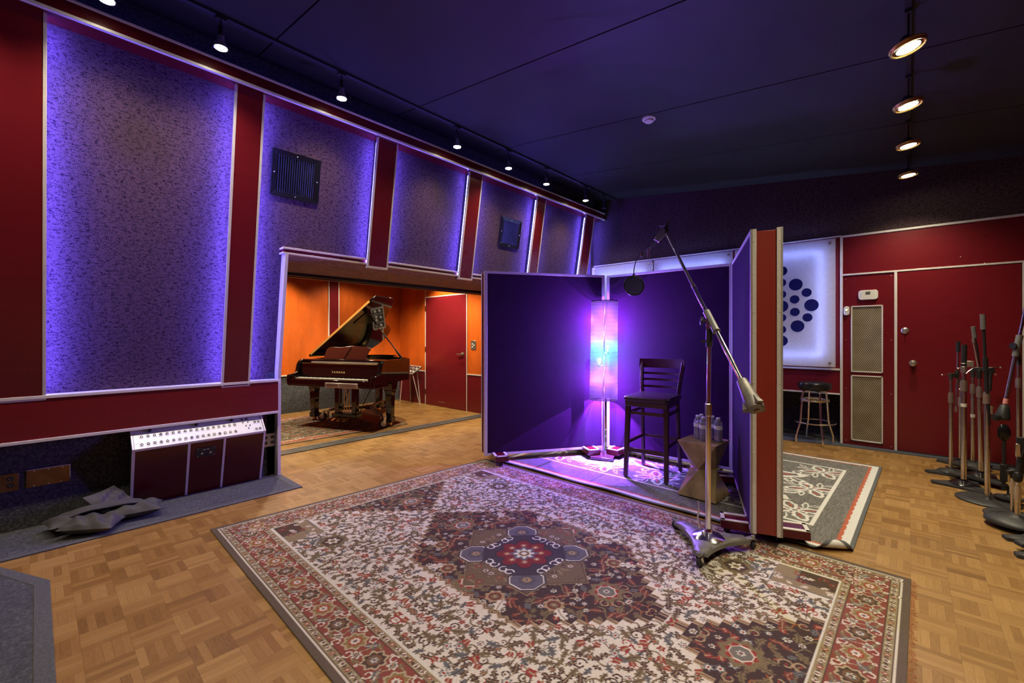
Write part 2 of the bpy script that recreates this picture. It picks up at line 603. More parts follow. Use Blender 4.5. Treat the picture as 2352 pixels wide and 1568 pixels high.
m = M()
ys = [-2.9, -0.05, 1.30, 2.68, 4.02, 5.36, 7.5]
for a, b in zip(ys[:-1], ys[1:]):
    g = 0.006
    m.hexa([(-4.5, a + g, CZ(-4.5)), (2.9, a + g, CZ(2.9)), (2.9, b - g, CZ(2.9)), (-4.5, b - g, CZ(-4.5)),
            (-4.5, a + g, CZ(-4.5) + 0.03), (2.9, a + g, CZ(2.9) + 0.03), (2.9, b - g, CZ(2.9) + 0.03), (-4.5, b - g, CZ(-4.5) + 0.03)])
m.hexa([(-4.5, -2.9, CZ(-4.5) + 0.03), (2.9, -2.9, CZ(2.9) + 0.03), (2.9, 7.5, CZ(2.9) + 0.03), (-4.5, 7.5, CZ(-4.5) + 0.03),
        (-4.5, -2.9, 4.2), (2.9, -2.9, 4.2), (2.9, 7.5, 4.2), (-4.5, 7.5, 4.2)])
struct('ceiling', m, MAT['ceiling'], 'charcoal panelled ceiling sloping down to the right', 'ceiling')

# left wall: leaning carpet field with the wide opening to the piano room
m = M()
lean(m, -2.7, 1.58, 0.93, 3.46, -0.11, 0.10)
lean(m, 1.58, 5.30, 2.125, 3.46, -0.11, 0.10)
lean(m, 5.30, YB, 0.0, 3.46, -0.11, 0.10)
WL = struct('wall_left', m, MAT['wall_fabric'], 'leaning left wall covered in plum carpet with dark flecks', 'wall')
m = M().box(-4.65, -4.55, -2.7, 1.58, 0, 0.66).box(-5.22, -4.55, 1.50, 1.575, 0, 2.09)
obj('carpet_base', m, MAT['black_carpet'], WL)
m = M().box(-4.58, -4.45, -2.7, 1.565, 0.63, 0.918)
obj('red_band', m, MAT['red_h'], WL)
m = M().box(-4.56, -4.440, -2.7, 1.565, 0.612, 0.634).box(-4.58, -4.443, -2.7, 1.565, 0.912, 0.934)
obj('band_trim', m, MAT['trim_white'], WL, bevel=0.002)
m = M().box(-4.56, -4.472, 1.568, 1.598, 0, 0.95)
lean(m, 1.568, 1.598, 0.95, 2.118, -0.022, 0.09)
obj('opening_trim', m, MAT['trim_white'], WL, bevel=0.002)
m = M()
lean(m, 1.56, 5.30, 2.128, 2.156, -0.035, 0.12)
obj('header_band', m, MAT['red_h'], WL)
m = M()
lean(m, 1.545, 5.30, 2.112, 2.128, -0.022, 0.12)
lean(m, 1.545, 5.30, 2.156, 2.172, -0.022, 0.12)
obj('header_trim', m, MAT['trim_white'], WL, bevel=0.002)
m = M().hexa([(-5.22, 1.575, 2.075), (XS(2.11) - 0.05, 1.575, 2.112), (XS(2.11) - 0.05, 5.3, 2.112), (-5.22, 5.3, 2.085),
              (-5.22, 1.575, 2.20), (XS(2.11) - 0.10, 1.575, 2.20), (XS(2.11) - 0.10, 5.3, 2.20), (-5.22, 5.3, 2.20)])
obj('soffit', m, MAT['soffit'], WL)
m = M().box(-5.26, -5.222, 1.5, 5.3, 2.04, 2.3).box(-5.42, -5.36, 1.5, 5.3, 2.04, 2.3)
obj('door_track_slot', m, MAT['black'], WL)
# uprights with LED strips tucked behind both edges
for y0, y1, zb in ((-1.55, 0.052, 0.912), (1.100, 1.325, 0.895), (2.385, 2.632, 2.088), (3.660, 3.893, 2.088), (5.005, 5.220, 2.088), (6.32, 6.59, 0.02)):
    m = M()
    lean(m, y0 + 0.016, y1 - 0.016, zb, 3.45, 0.0, 0.018)
    up = obj('red_upright', m, MAT['red'], WL)
    m = M()
    for a, b in ((y0, y0 + 0.018), (y1 - 0.018, y1)):
        lean(m, a, b, zb, 3.45, 0.004, 0.024)
    lean(m, y0, y1, zb - 0.012, zb + 0.008, 0.006, 0.04)
    obj('edge_trim', m, MAT['trim_white'], up, bevel=0.0015)
    m = M()
    for a, b in ((y0 + 0.008, y0 + 0.016), (y1 - 0.016, y1 - 0.008)):
        if a < -1:
            continue
        lean(m, a, b, zb + 0.03, 3.36, -0.022, 0.012)
    bk = M()
    lean(bk, y0 + 0.03, y1 - 0.03, zb + 0.01, 3.44, -0.018, 0.09)
    obj('batten', bk, MAT['black'], up)
    obj('led_strip', m, MAT['rope_light'], up)
# cornice over the leaning wall
m = M().box(-4.25, -3.965, -2.7, 6.79, 3.40, 3.49)
cor = obj('cornice', m, MAT['red_dark'], WL)
m = M().box(-3.985, -3.957, -2.7, 6.79, 3.383, 3.404).box(-4.0, -3.957, -2.7, 6.79, 3.486, 3.504)
obj('cornice_trim', m, MAT['trim_white'], cor, bevel=0.002)
obj('led_strip', M().box(-4.07, -4.05, -2.6, 5.4, 3.492, 3.505), MAT['cornice_led'], cor)
obj('cornice_end', M().box(-4.25, -3.963, 6.775, 6.80, 3.385, 3.53), MAT['black'], cor)
obj('upper_wall', M().box(-4.6, -4.2, -2.7, 6.9, 3.44, 4.0), MAT['black_carpet'], WL)
m = M().box(-4.30, -4.205, 6.70, 6.80, 0, 3.45)
obj('corner_post', m, MAT['wall_fabric'], WL)

# back wall
m = M().box(-4.7, 2.9, YB, YB + 0.15, 2.595, 4.0)
WB = struct('wall_back', m, MAT['back_fabric'], 'back wall with charcoal carpet above dark red panelling', 'wall')
m = M().box(-4.4, -0.632, YB, YB + 0.10, 0.615, 2.595).box(-0.632, 2.9, YB, YB + 0.15, 0.0, 2.595)
obj('red_panelling', m, MAT['red'], WB)
m = M().box(-4.4, -0.62, 7.30, 7.40, 0, 0.66).box(-4.4, -0.62, YB + 0.02, 7.35, 0.60, 0.64)
obj('recess_lining', m, MAT['black_carpet'], WB)
m = M()
m.box(-4.3, -0.635, YB - 0.012, YB + 0.01, 0.606, 0.624)
m.box(-4.3, -0.635, YB - 0.014, YB + 0.01, 0.912, 0.936)
m.box(-4.3, -0.62, YB - 0.014, YB + 0.01, 2.585, 2.603)
m.box(-0.62, 2.9, YB - 0.014, YB + 0.01, 2.573, 2.597)
m.box(-0.632, -0.605, YB - 0.014, YB + 0.01, 0, 2.58)
m.box(-0.61, 0.862, YB - 0.014, YB + 0.01, 2.096, 2.116)
m.box(-0.122, -0.096, YB - 0.014, YB + 0.01, 0, 2.10)
m.box(0.862, 0.885, YB - 0.014, YB + 0.01, 0, 2.116)
obj('panel_trim', m, MAT['trim_white'], WB, bevel=0.002)
m = M()
for x, z in ((-0.575, 2.05), (-0.15, 2.06), (-0.575, 1.30), (-0.15, 1.30), (-0.575, 0.70), (-0.15, 0.66), (-0.575, 0.05), (-0.15, 0.04), (0.42, 2.21), (0.60, 2.12), (0.66, 2.09)):
    m.cyl((x, YB - 0.003, z), (x, YB + 0.002, z), 0.0045, n=8)
obj('screw_heads', m, MAT['trim_white'], WB)

D2 = struct('door_2', M().box(-0.09, 0.855, YB - 0.008, YB + 0.03, 0.012, 2.09), MAT['red_h'], 'dark red flush door in the back wall with round knob and deadbolt', 'door', bevel=0.003)
m = M().lathe([(0.036, 0), (0.036, 0.006), (0.031, 0.012), (0.018, 0.016)], (-0.028, YB - 0.008, 1.408), (0, -1, 0))
dbt = obj('deadbolt', m, MAT['nickel'], D2)
obj('thumb_turn', M().box(-0.033, -0.023, YB - 0.045, YB - 0.02, 1.385, 1.431), MAT['nickel'], dbt, bevel=0.003)
m = M().lathe([(0.036, 0), (0.036, 0.005), (0.016, 0.010), (0.013, 0.030), (0.030, 0.042), (0.034, 0.056), (0.028, 0.070), (0.012, 0.075)], (0.039, YB - 0.008, 1.032), (0, -1, 0))
obj('door_knob', m, MAT['nickel'], D2)
obj('sweep_brush', M().box(-0.085, 0.85, YB - 0.014, YB - 0.006, 0.0, 0.016), MAT['rubber'], D2)

struct('wall_right', M().box(2.75, 2.9, -2.9, 7.0, 0, 4.0), MAT['red'], 'dark red veneer wall on the right of the live room', 'wall')
struct('wall_rear', M().box(-5.0, 2.9, -2.9, -2.75, 0, 4.0), MAT['red'], 'dark red veneer wall behind the viewpoint', 'wall')

# piano room
PX, PY = -7.95, 5.20
m = M().box(PX - 0.1, PX, 0.9, PY + 0.1, 0.66, 2.9)
WP = struct('wall_piano_far', m, MAT['orange'], 'orange veneer wall behind the grand piano', 'wall')
obj('carpet_base', M().box(PX - 0.1, PX - 0.01, 0.9, PY + 0.1, 0, 0.66), MAT['black_carpet'], WP)
m = M().box(PX - 0.01, PX + 0.012, 3.68, 3.86, 0.66, 2.42)
obj('red_strip', m, MAT['red'], WP)
m = M()
for y in (3.67, 3.86):
    m.box(PX - 0.005, PX + 0.018, y - 0.009, y + 0.009, 0.66, 2.42)
m.box(PX - 0.005, PX + 0.016, 0.9, PY, 2.40, 2.42).box(PX - 0.005, PX + 0.016, 0.9, PY, 0.648, 0.666)
obj('panel_trim', m, MAT['trim_white'], WP)
obj('top_band', M().box(PX - 0.01, PX + 0.01, 0.9, PY, 2.42, 2.9), MAT['red'], WP)
m = M().box(PX - 0.1, -4.62, PY, PY + 0.12, 0.66, 2.9)
WQ = struct('wall_piano_right', m, MAT['orange'], 'orange veneer wall with red dado beside the red door', 'wall')
obj('red_dado', M().box(PX - 0.1, -4.62, PY, PY + 0.12, 0.0, 0.66), MAT['red'], WQ)
obj('top_band', M().box(PX, -4.62, PY - 0.008, PY + 0.02, 2.42, 2.9), MAT['red'], WQ)
m = M().box(PX, -7.04, PY - 0.012, PY + 0.01, 0.640, 0.658).box(-5.815, -4.62, PY - 0.012, PY + 0.01, 0.652, 0.670)
m.box(-7.052, -7.032, PY - 0.014, PY + 0.01, 0, 2.42).box(-5.832, -5.815, PY - 0.014, PY + 0.01, 0, 2.42).box(-7.04, -5.82, PY - 0.013, PY + 0.01, 2.092, 2.110)
m.box(PX, -4.62, PY - 0.012, PY + 0.01, 2.405, 2.425)
obj('panel_trim', m, MAT['trim_white'], WQ)
D1 = struct('door_1', M().box(-7.03, -5.834, PY - 0.010, PY + 0.03, 0.008, 2.09), MAT['red_h'], 'red flush door with lever handle in the piano room', 'door')
m = M()
for z in (0.25, 1.08, 1.88):
    m.box(-7.045, -7.028, PY - 0.022, PY - 0.008, z - 0.05, z + 0.05)
obj('hinge', m, MAT['brass'], D1)
m = M().lathe([(0.034, 0), (0.034, 0.008), (0.014, 0.012), (0.012, 0.05)], (-5.93, PY - 0.01, 1.02), (0, -1, 0))
m.beam((-5.925, PY - 0.055, 1.02), (-6.05, PY - 0.055, 1.015), 0.016, 0.022)
obj('lever_handle', m, MAT['nickel'], D1)
obj('scuff_plate', M().box(-6.62, -6.44, PY - 0.013, PY - 0.009, 0.085, 0.095), MAT['nickel'], D1)
struct('wall_piano_near', M().box(PX - 0.1, -4.66, 0.8, 0.92, 0, 2.9), MAT['red'], 'red wall on the near side of the piano room', 'wall')
struct('ceiling_piano', M().box(PX - 0.1, -4.62, 0.8, PY + 0.1, 2.75, 2.9), MAT['black'], 'low dark ceiling of the piano room', 'ceiling')
m = M()
for i, x in enumerate((-5.40, -5.345, -5.29, -5.235)):
    m.box(x - 0.014, x + 0.014, 1.575, 5.2, 0.0, 0.010)
TH = struct('trim_1', m, MAT['grey_metal'], 'ribbed metal sliding door threshold in the floor of the opening', 'threshold')
obj('channel', M().box(-5.43, -5.21, 1.575, 5.2, 0.0, 0.003), MAT['black'], TH)

for p, pw, sp in (((-7.45, 2.45, 2.70), 1.0, 2.1), ((-6.35, 4.75, 2.70), 0.8, 1.9), ((-6.3, 2.6, 2.70), 1.0, 2.3), ((-5.7, 4.1, 2.70), 1.0, 2.3), ((-7.2, 3.9, 2.70), 0.35, 2.2)):
    lamp('piano_room_downlight', 'SPOT', p, (1.0, 0.84, 0.58), PIANO_W * pw, size=0.06, spot=sp, blend=0.5)


# ------------------------------------------------------------------ lamps
def track_lamp(y, x, zc, lit, label, group):
    t = thing('track_lamp', label, 'lamp', (x, y, zc), 0, group)
    obj('track_adapter', M().box(-0.018, 0.018, -0.035, 0.035, -0.045, -0.012), MAT['black'], t, bevel=0.003)
    m = M().cyl((0, 0, -0.04), (0, 0, -0.10), 0.007).cyl((0, 0, -0.09), (0, 0, -0.185), 0.021)
    obj('stem', m, MAT['black'], t)
    m = M().lathe([(0.022, 0.085), (0.026, 0.05), (0.040, 0.02), (0.046, 0.0), (0.046, -0.006), (0.040, -0.004)], (0, 0, -0.245), n=24)
    obj('reflector', m, MAT['chrome_soft'] if lit else MAT['black'], t)
    m = M().lathe([(0.0005, -0.003), (0.030, -0.004), (0.0395, -0.001), (0.0395, 0.003)], (0, 0, -0.2505), n=24)
    obj('lens', m, MAT['lens_on'] if lit else MAT['black_plastic'], t)
    if lit:
        lamp('bulb', 'SPOT', (0, 0, -0.262), WARM, TRACK_W, t, 0.035, 2.3, 1.0)
    return t


tr = thing('lighting_track', 'thin black lighting track running along the ceiling above the left wall', 'lighting track', (-3.75, 0, CZ(-3.75)))
obj('rail', M().box(-0.017, 0.017, -2.7, 6.79, -0.022, 0.004), MAT['black'], tr)
names = ['leftmost lit lamp of the left ceiling track, cut by the top frame edge', 'lit track lamp above the big carpet panel left of the first upright',
         'lit track lamp above the large square air vent', 'lit track lamp between the second and third red uprights',
         'lit track lamp just right of the third red upright', 'lit track lamp above the small far air vent', 'farthest lit lamp on the left ceiling track']
for y, nm in zip((0.305, 0.925, 1.850, 3.20, 4.05, 4.83, 5.83), names):
    track_lamp(y, -3.75, CZ(-3.75), True, nm, 'lamps on the left ceiling track')
track_lamp(6.40, -3.75, CZ(-3.75), False, 'unlit black lamp at the far end of the left ceiling track', 'lamps on the left ceiling track')
for y in (-0.55, -1.5):
    lamp('track_bulb_behind_view', 'SPOT', (-3.75, y, CZ(-3.75) - 0.27), WARM, TRACK_W, None, 0.035, 2.3, 1.0)

tr2 = thing('lighting_track', 'black lighting track on the right part of the ceiling', 'lighting track', (0.0, 0, CZ(0)))
obj('rail', M().box(-0.015, 0.015, -2.0, 6.7, -0.018, 0.004), MAT['black'], tr2)
names = ['nearest ringed downlight of the right ceiling row', 'second ringed downlight of the right row, behind the nearest one', 'third ringed downlight of the right ceiling row', 'farthest ringed downlight, hanging close to the back wall']
for (y, tilt), nm in zip(((3.48, 0.20), (4.36, 0.16), (5.28, 0.10), (6.25, 0.10)), names):
    t = thing('ringed_downlight', nm, 'lamp', (0.0, y, CZ(0)), 0, 'downlights on the right of the ceiling')
    obj('stem', M().cyl((0, 0, -0.01), (0, 0, -0.17), 0.006).box(-0.016, 0.016, -0.03, 0.03, -0.035, -0.012), MAT['black'], t)
    R = Matrix.Translation((0, 0, -0.235)) @ Matrix.Rotation(-tilt, 4, 'Y')
    obj('housing', M().lathe([(0.018, 0.075), (0.030, 0.06), (0.058, 0.022), (0.062, 0.0)], (0, 0, 0), n=28).xf(R), MAT['black'], t)
    ring = M().tube([(0.083 * math.cos(a * math.pi / 18), 0.083 * math.sin(a * math.pi / 18), 0.016) for a in range(36)], 0.007, 8, closed=True)
    ring.tube([(0.079 * math.cos(a * math.pi / 18), 0.079 * math.sin(a * math.pi / 18), 0.0) for a in range(36)], 0.006, 8, closed=True)
    ring.lathe([(0.064, 0.004), (0.080, 0.0), (0.080, 0.016), (0.066, 0.014)], (0, 0, 0), n=36)
    obj('ring', ring.xf(R), MAT['gold'], t)
    obj('lens', M().lathe([(0.0005, -0.004), (0.045, -0.005), (0.056, 0.0), (0.056, 0.004)], (0, 0, 0), n=28).xf(R), MAT['lens_on'], t)
    q = R @ Vector((0, 0, -0.02))
    lamp('bulb', 'SPOT', q, (1.0, 0.86, 0.60), PEND_W, t, 0.04, 2.2, 1.0)
for y in (2.45, 1.4, 0.3, -0.9):
    lamp('downlight_behind_view', 'SPOT', (0.0, y, CZ(0) - 0.26), (1.0, 0.86, 0.60), PEND_W, None, 0.04, 2.2, 1.0)

t = thing('smoke_detector', 'round white smoke detector on the dark ceiling', 'smoke detector', (-1.90, 4.10, CZ(-1.90)))
obj('base', M().lathe([(0.066, 0.01), (0.066, -0.014), (0.060, -0.02)], (0, 0, 0), n=28), MAT['white_plastic'], t)
obj('sensor_cap', M().lathe([(0.045, -0.018), (0.043, -0.036), (0.030, -0.046), (0.010, -0.048)], (0, 0, 0), n=24), MAT['white_plastic'], t)

# ------------------------------------------------------------------ air vents on the leaning wall
def vent(y0, y1, z0, z1, label):
    zc, yc = (z0 + z1) / 2, (y0 + y1) / 2
    t = thing('air_vent', label, 'vent', (XS(zc) - 0.11, yc, zc))
    t.rotation_euler = (0, math.atan(0.16), 0)
    h, ww = (z1 - z0) / 2 * 1.0127, (y1 - y0) / 2
    f = 0.052
    m = M()
    for q in ([(-ww, -h), (ww, -h), (ww - f, -h + f), (-ww + f, -h + f)], [(ww, -h), (ww, h), (ww - f, h - f), (ww - f, -h + f)],
              [(ww, h), (-ww, h), (-ww + f, h - f), (ww - f, h - f)], [(-ww, h), (-ww, -h), (-ww + f, -h + f), (-ww + f, h - f)]):
        m.hexa([(0.0, a, b) for a, b in q] + [(0.022 if i < 2 else 0.012, a, b) for i, (a, b) in enumerate(q)])
    obj('frame', m, MAT['black_gloss'], t, bevel=0.002)
    obj('duct', M().box(-0.02, 0.0015, -ww + f * 0.8, ww - f * 0.8, -h + f * 0.8, h - f * 0.8), MAT['black'], t)
    m = M()
    n = 17
    for i in range(n):
        y = -ww + f + (i + 0.5) * (2 * (ww - f)) / n
        m.beam((0.009, y, -h + f * 0.9), (0.009, y, h - f * 0.9), 0.004, 0.014, (1, 0.5, 0))
    obj('louvres', m, MAT['louvre'], t)
    m = M()
    for i in range(12):
        z = -h + f + (i + 0.5) * (2 * (h - f)) / 12
        m.box(0.002, 0.005, -ww + f * 0.9, ww - f * 0.9, z - 0.0015, z + 0.0015)
    obj('rear_bars', m, MAT['black'], t)
    for a, b in ((0, h - 0.025), (0, -h + 0.025), (ww - 0.025, 0), (-ww + 0.025, 0)):
        obj('screw', M().lathe([(0.006, 0), (0.005, 0.004)], (0.016, a, b), (1, 0, 0), 10), MAT['trim'], t)
    return t


vent(1.432, 1.868, 2.632, 3.042, 'large square black air vent high on the left wall above the opening')
vent(4.405, 4.835, 2.625, 3.033, 'smaller-looking far black air vent high on the left wall')

# ------------------------------------------------------------------ lit acrylic panels on the back wall
def acrylic(x0, x1, label):
    z0, z1 = 0.955, 2.560
    cx = (x0 + x1) / 2
    t = thing('light_box', label, 'light panel', (cx, YB - 0.016, z0), 0, 'glowing acrylic panels on the back wall')
    hw, hh = (x1 - x0) / 2, z1 - z0
    obj('back_plate', M().box(-hw + 0.02, hw - 0.02, -0.006, 0.0, 0.02, hh - 0.02), MAT['white_plastic'], t)
    sh = obj('acrylic_sheet', M().box(-hw, hw, -0.073, -0.068, 0, hh), MAT['acrylic'], t)
    b = 0.150
    m = M().box(-hw + b, hw - b, -0.034, -0.026, hh - b - 0.004, hh - b + 0.004).box(-hw + b, hw - b, -0.034, -0.026, b - 0.004, b + 0.004)
    m.box(-hw + b - 0.004, -hw + b + 0.004, -0.034, -0.026, b, hh - b).box(hw - b - 0.004, hw - b + 0.004, -0.034, -0.026, b, hh - b)
    obj('led_bar', m, MAT['panel_led'], t)
    for a in (-hw + 0.055, hw - 0.055):
        for z in (0.05, hh - 0.05):
            obj('standoff', M().lathe([(0.014, 0), (0.014, 0.067), (0.016, 0.073), (0.016, 0.081), (0.010, 0.083)], (a, 0, z), (0, -1, 0), 16), MAT['nickel'], t)
    discs = [(0, 2.21, .064), (0, 2.055, .052), (0, 1.899, .052), (0, 1.741, .076), (0, 1.589, .052), (0, 1.431, .052), (0, 1.281, .070)]
    for dx, z, r in ((.158, 2.018, .077), (.278, 1.906, .055), (.146, 1.825, .054), (.33, 1.741, .077), (.149, 1.660, .054), (.287, 1.584, .054), (.178, 1.474, .076)):
        discs += [(dx, z, r), (-dx, z, r)]
    for dx, z, r in discs:
        obj('disc', M().cyl((dx, -0.073, z - z0), (dx, -0.078, z - z0), r, n=40), MAT['blue_disc'], t)


acrylic(-4.182, -3.061, 'left glowing acrylic panel, only its top edge seen over the left partition')
acrylic(-3.031, -1.855, 'middle glowing acrylic panel, only its top strip seen above the rear partition')
acrylic(-1.827, -0.671, 'right glowing acrylic panel with dark blue discs, above the chrome stool')


# ------------------------------------------------------------------ fittings on the back wall
def grille(z0, z1, label):
    x0, x1 = -0.525, -0.222
    t = thing('wall_grille', label, 'grille', ((x0 + x1) / 2, YB, z0))
    hw, hh, f = (x1 - x0) / 2, z1 - z0, 0.014
    m = M().box(-hw, -hw + f, -0.016, 0.0, 0, hh).box(hw - f, hw, -0.016, 0, 0, hh).box(-hw, hw, -0.016, 0, 0, f).box(-hw, hw, -0.016, 0, hh - f, hh)
    obj('frame', m, MAT['trim_white'], t, bevel=0.002)
    obj('perforated_sheet', M().box(-hw + f * 0.5, hw - f * 0.5, -0.005, -0.001, f * 0.5, hh - f * 0.5), MAT['perforated'], t)


grille(0.902, 1.715, 'upper perforated metal wall grille in a white frame, below the thermostat')
grille(0.060, 0.864, 'lower perforated metal wall grille in a white frame, near the floor')


def rounded(w_, h_, r, n=6):
    pts = []
    for cx, cy, a0 in ((w_ - r, h_ - r, 0), (-w_ + r, h_ - r, 90), (-w_ + r, -h_ + r, 180), (w_ - r, -h_ + r, 270)):
        for i in range(n + 1):
            a = math.radians(a0 + 90 * i / n)
            pts.append((cx + r * math.cos(a), cy + r * math.sin(a)))
    return pts


def plate(m, pts, y0, y1):
    return m.sweep([(a, y0, b) for a, b in pts], (0, y1 - y0, 0))


t = thing('thermostat', 'white thermostat with small grey screen above the upper wall grille', 'thermostat', (-0.359, YB, 1.843))
obj('body', plate(M(), rounded(0.092, 0.058, 0.03), -0.026, 0), MAT['white_plastic'], t, bevel=0.004)
obj('face_cover', plate(M(), rounded(0.068, 0.056, 0.006), -0.031, -0.02), MAT['white_plastic'], t, bevel=0.002)
obj('screen', M().box(-0.024, 0.020, -0.033, -0.03, 0.004, 0.038), MAT['lcd'], t)
t = thing('night_light', 'small white oval plug-in night light beside the upper wall grille', 'night light', (-0.566, YB, 1.657))
obj('body', plate(M(), rounded(0.028, 0.055, 0.026), -0.03, 0), MAT['white_plastic'], t, bevel=0.006)
obj('ring', M().tube([(0.017 * math.cos(a * math.pi / 10), -0.031, 0.012 + 0.017 * math.sin(a * math.pi / 10)) for a in range(20)], 0.003, 6, closed=True), MAT['nickel'], t)
obj('lens', M().lathe([(0.014, 0), (0.011, 0.005), (0.004, 0.007)], (0, -0.029, 0.012), (0, -1, 0), 16), MAT['night_light'], t)

# ------------------------------------------------------------------ plates on the black base of the left wall
def outlet_face(parent, y, z):
    f = obj('socket', M().sweep([(0.0035, y + a, z + b) for a, b in rounded(0.017, 0.014, 0.012, 4)], (0.003, 0, 0)), MAT['black_plastic'], parent)
    m = M()
    for a, b in ((-0.006, 0.003), (0.006, 0.003), (0, -0.006)):
        m.box(0.0065, 0.0072, y + a - 0.0012, y + a + 0.0012, z + b - 0.003, z + b + 0.003)
    obj('slots', m, MAT['trim'], f)


t = thing('outlet_plate', 'brown metal plate with four sockets at the left frame edge', 'outlet', (-4.55, -0.16, 0.345))
obj('plate', M().box(0, 0.004, -0.09, 0.085, -0.062, 0.058), MAT['brass'], t, bevel=0.0015)
for a in (-0.045, 0.045):
    for b in (-0.022, 0.022):
        outlet_face(t, a, b)
t = thing('blank_plate', 'blank brass cover plate on the black wall base left of the patch console', 'cover plate', (-4.55, 0.066, 0.345))
obj('plate', M().box(0, 0.006, -0.108, 0.108, -0.060, 0.064), MAT['brass'], t, bevel=0.0015)
obj('bent_rim', M().box(0, 0.012, -0.108, 0.108, 0.060, 0.065).box(0, 0.012, 0.104, 0.109, -0.03, 0.064), MAT['trim'], t, bevel=0.001)
for a, b in ((-0.07, 0.05), (0.0, 0.05), (0.07, 0.05), (-0.07, -0.05), (0.0, -0.05), (0.06, -0.05)):
    obj('screw', M().lathe([(0.005, 0), (0.004, 0.004)], (0.005, a, b), (1, 0, 0), 8), MAT['trim'], t)
t = thing('outlet_plate', 'white metal plate with four sockets between the patch console and the opening', 'outlet', (-4.55, 1.505, 0.346))
obj('plate', M().box(0, 0.004, -0.082, 0.075, -0.064, 0.062), MAT['trim_white'], t, bevel=0.0015)
for a in (-0.02, 0.042):
    for b in (-0.025, 0.025):
        outlet_face(t, a, b)
t = thing('light_switch', 'small light switch plate on the orange wall right of the red door', 'switch', (-5.655, PY, 1.18))
obj('plate', M().box(-0.065, 0.065, -0.008, 0, -0.08, 0.08), MAT['nickel'], t, bevel=0.002)
for a, b in ((-0.02, 0.02), (0.022, 0.0), (-0.02, -0.03)):
    obj('button', M().lathe([(0.014, 0), (0.012, 0.008)], (a, -0.008, b), (0, -1, 0), 12), MAT['ivory'], t)
t = thing('wall_plate', 'tall white plate on the orange wall behind the left partition edge', 'wall plate', (-5.33, PY, 1.22))
obj('plate', M().box(-0.08, 0.03, -0.012, 0, -0.16, 0.16), MAT['white_plastic'], t, bevel=0.003)
obj('cover_rib', M().box(-0.065, -0.06, -0.016, -0.012, -0.15, 0.15), MAT['trim'], t)

# ------------------------------------------------------------------ floor coverings
def slab(name, pts, z0, z1, mat, parent=None, bevel=0.002):
    return obj(name, M().prism(pts, z0, z1), mat, parent, bevel=bevel, world=parent is not None)


t = thing('carpet_runner', 'long grey carpet runner on the floor along the black base of the left wall', 'carpet', (-4.27, 0, 0))
slab('pile', [(-4.55, -2.6), (-4.035, -2.6), (-4.035, 1.545), (-4.55, 1.545)], 0, 0.007, MAT['grey_carpet'], t)
m = M().prism([(-4.035, -2.6), (-3.984, -2.6), (-3.984, 1.604), (-4.55, 1.604), (-4.55, 1.545), (-4.035, 1.545)], 0, 0.009)
obj('binding', m, MAT['grey_binding'], t, world=True, bevel=0.002)
t = thing('floor_mat', 'grey carpet mat with a clipped corner in the lower left corner of the view', 'mat', (-2.9, -0.6, 0))
slab('pile', [(-3.84, -0.165), (-3.47, -0.005), (-1.4, -0.005), (-1.4, -1.6), (-3.84, -1.6)], 0, 0.008, MAT['grey_carpet'], t)
m = M().prism([(-3.90, -0.140), (-3.484, 0.055), (-1.35, 0.055), (-1.35, -0.005), (-3.47, -0.005), (-3.84, -0.165), (-3.84, -1.6), (-3.90, -1.6)], 0, 0.010)
obj('binding', m, MAT['grey_binding'], t, world=True, bevel=0.002)
t = thing('floor_runner', 'narrow grey carpet strip along the foot of the back wall', 'carpet', (-1.0, 6.7, 0))
m = M().prism([(-1.6, 6.47), (-0.62, 6.63), (1.2, 6.70), (1.2, YB), (-0.62, YB), (-0.62, 7.30), (-4.2, 7.30), (-4.2, 6.45)], 0, 0.006)
obj('pile', m, MAT['grey_carpet'], t, world=True)


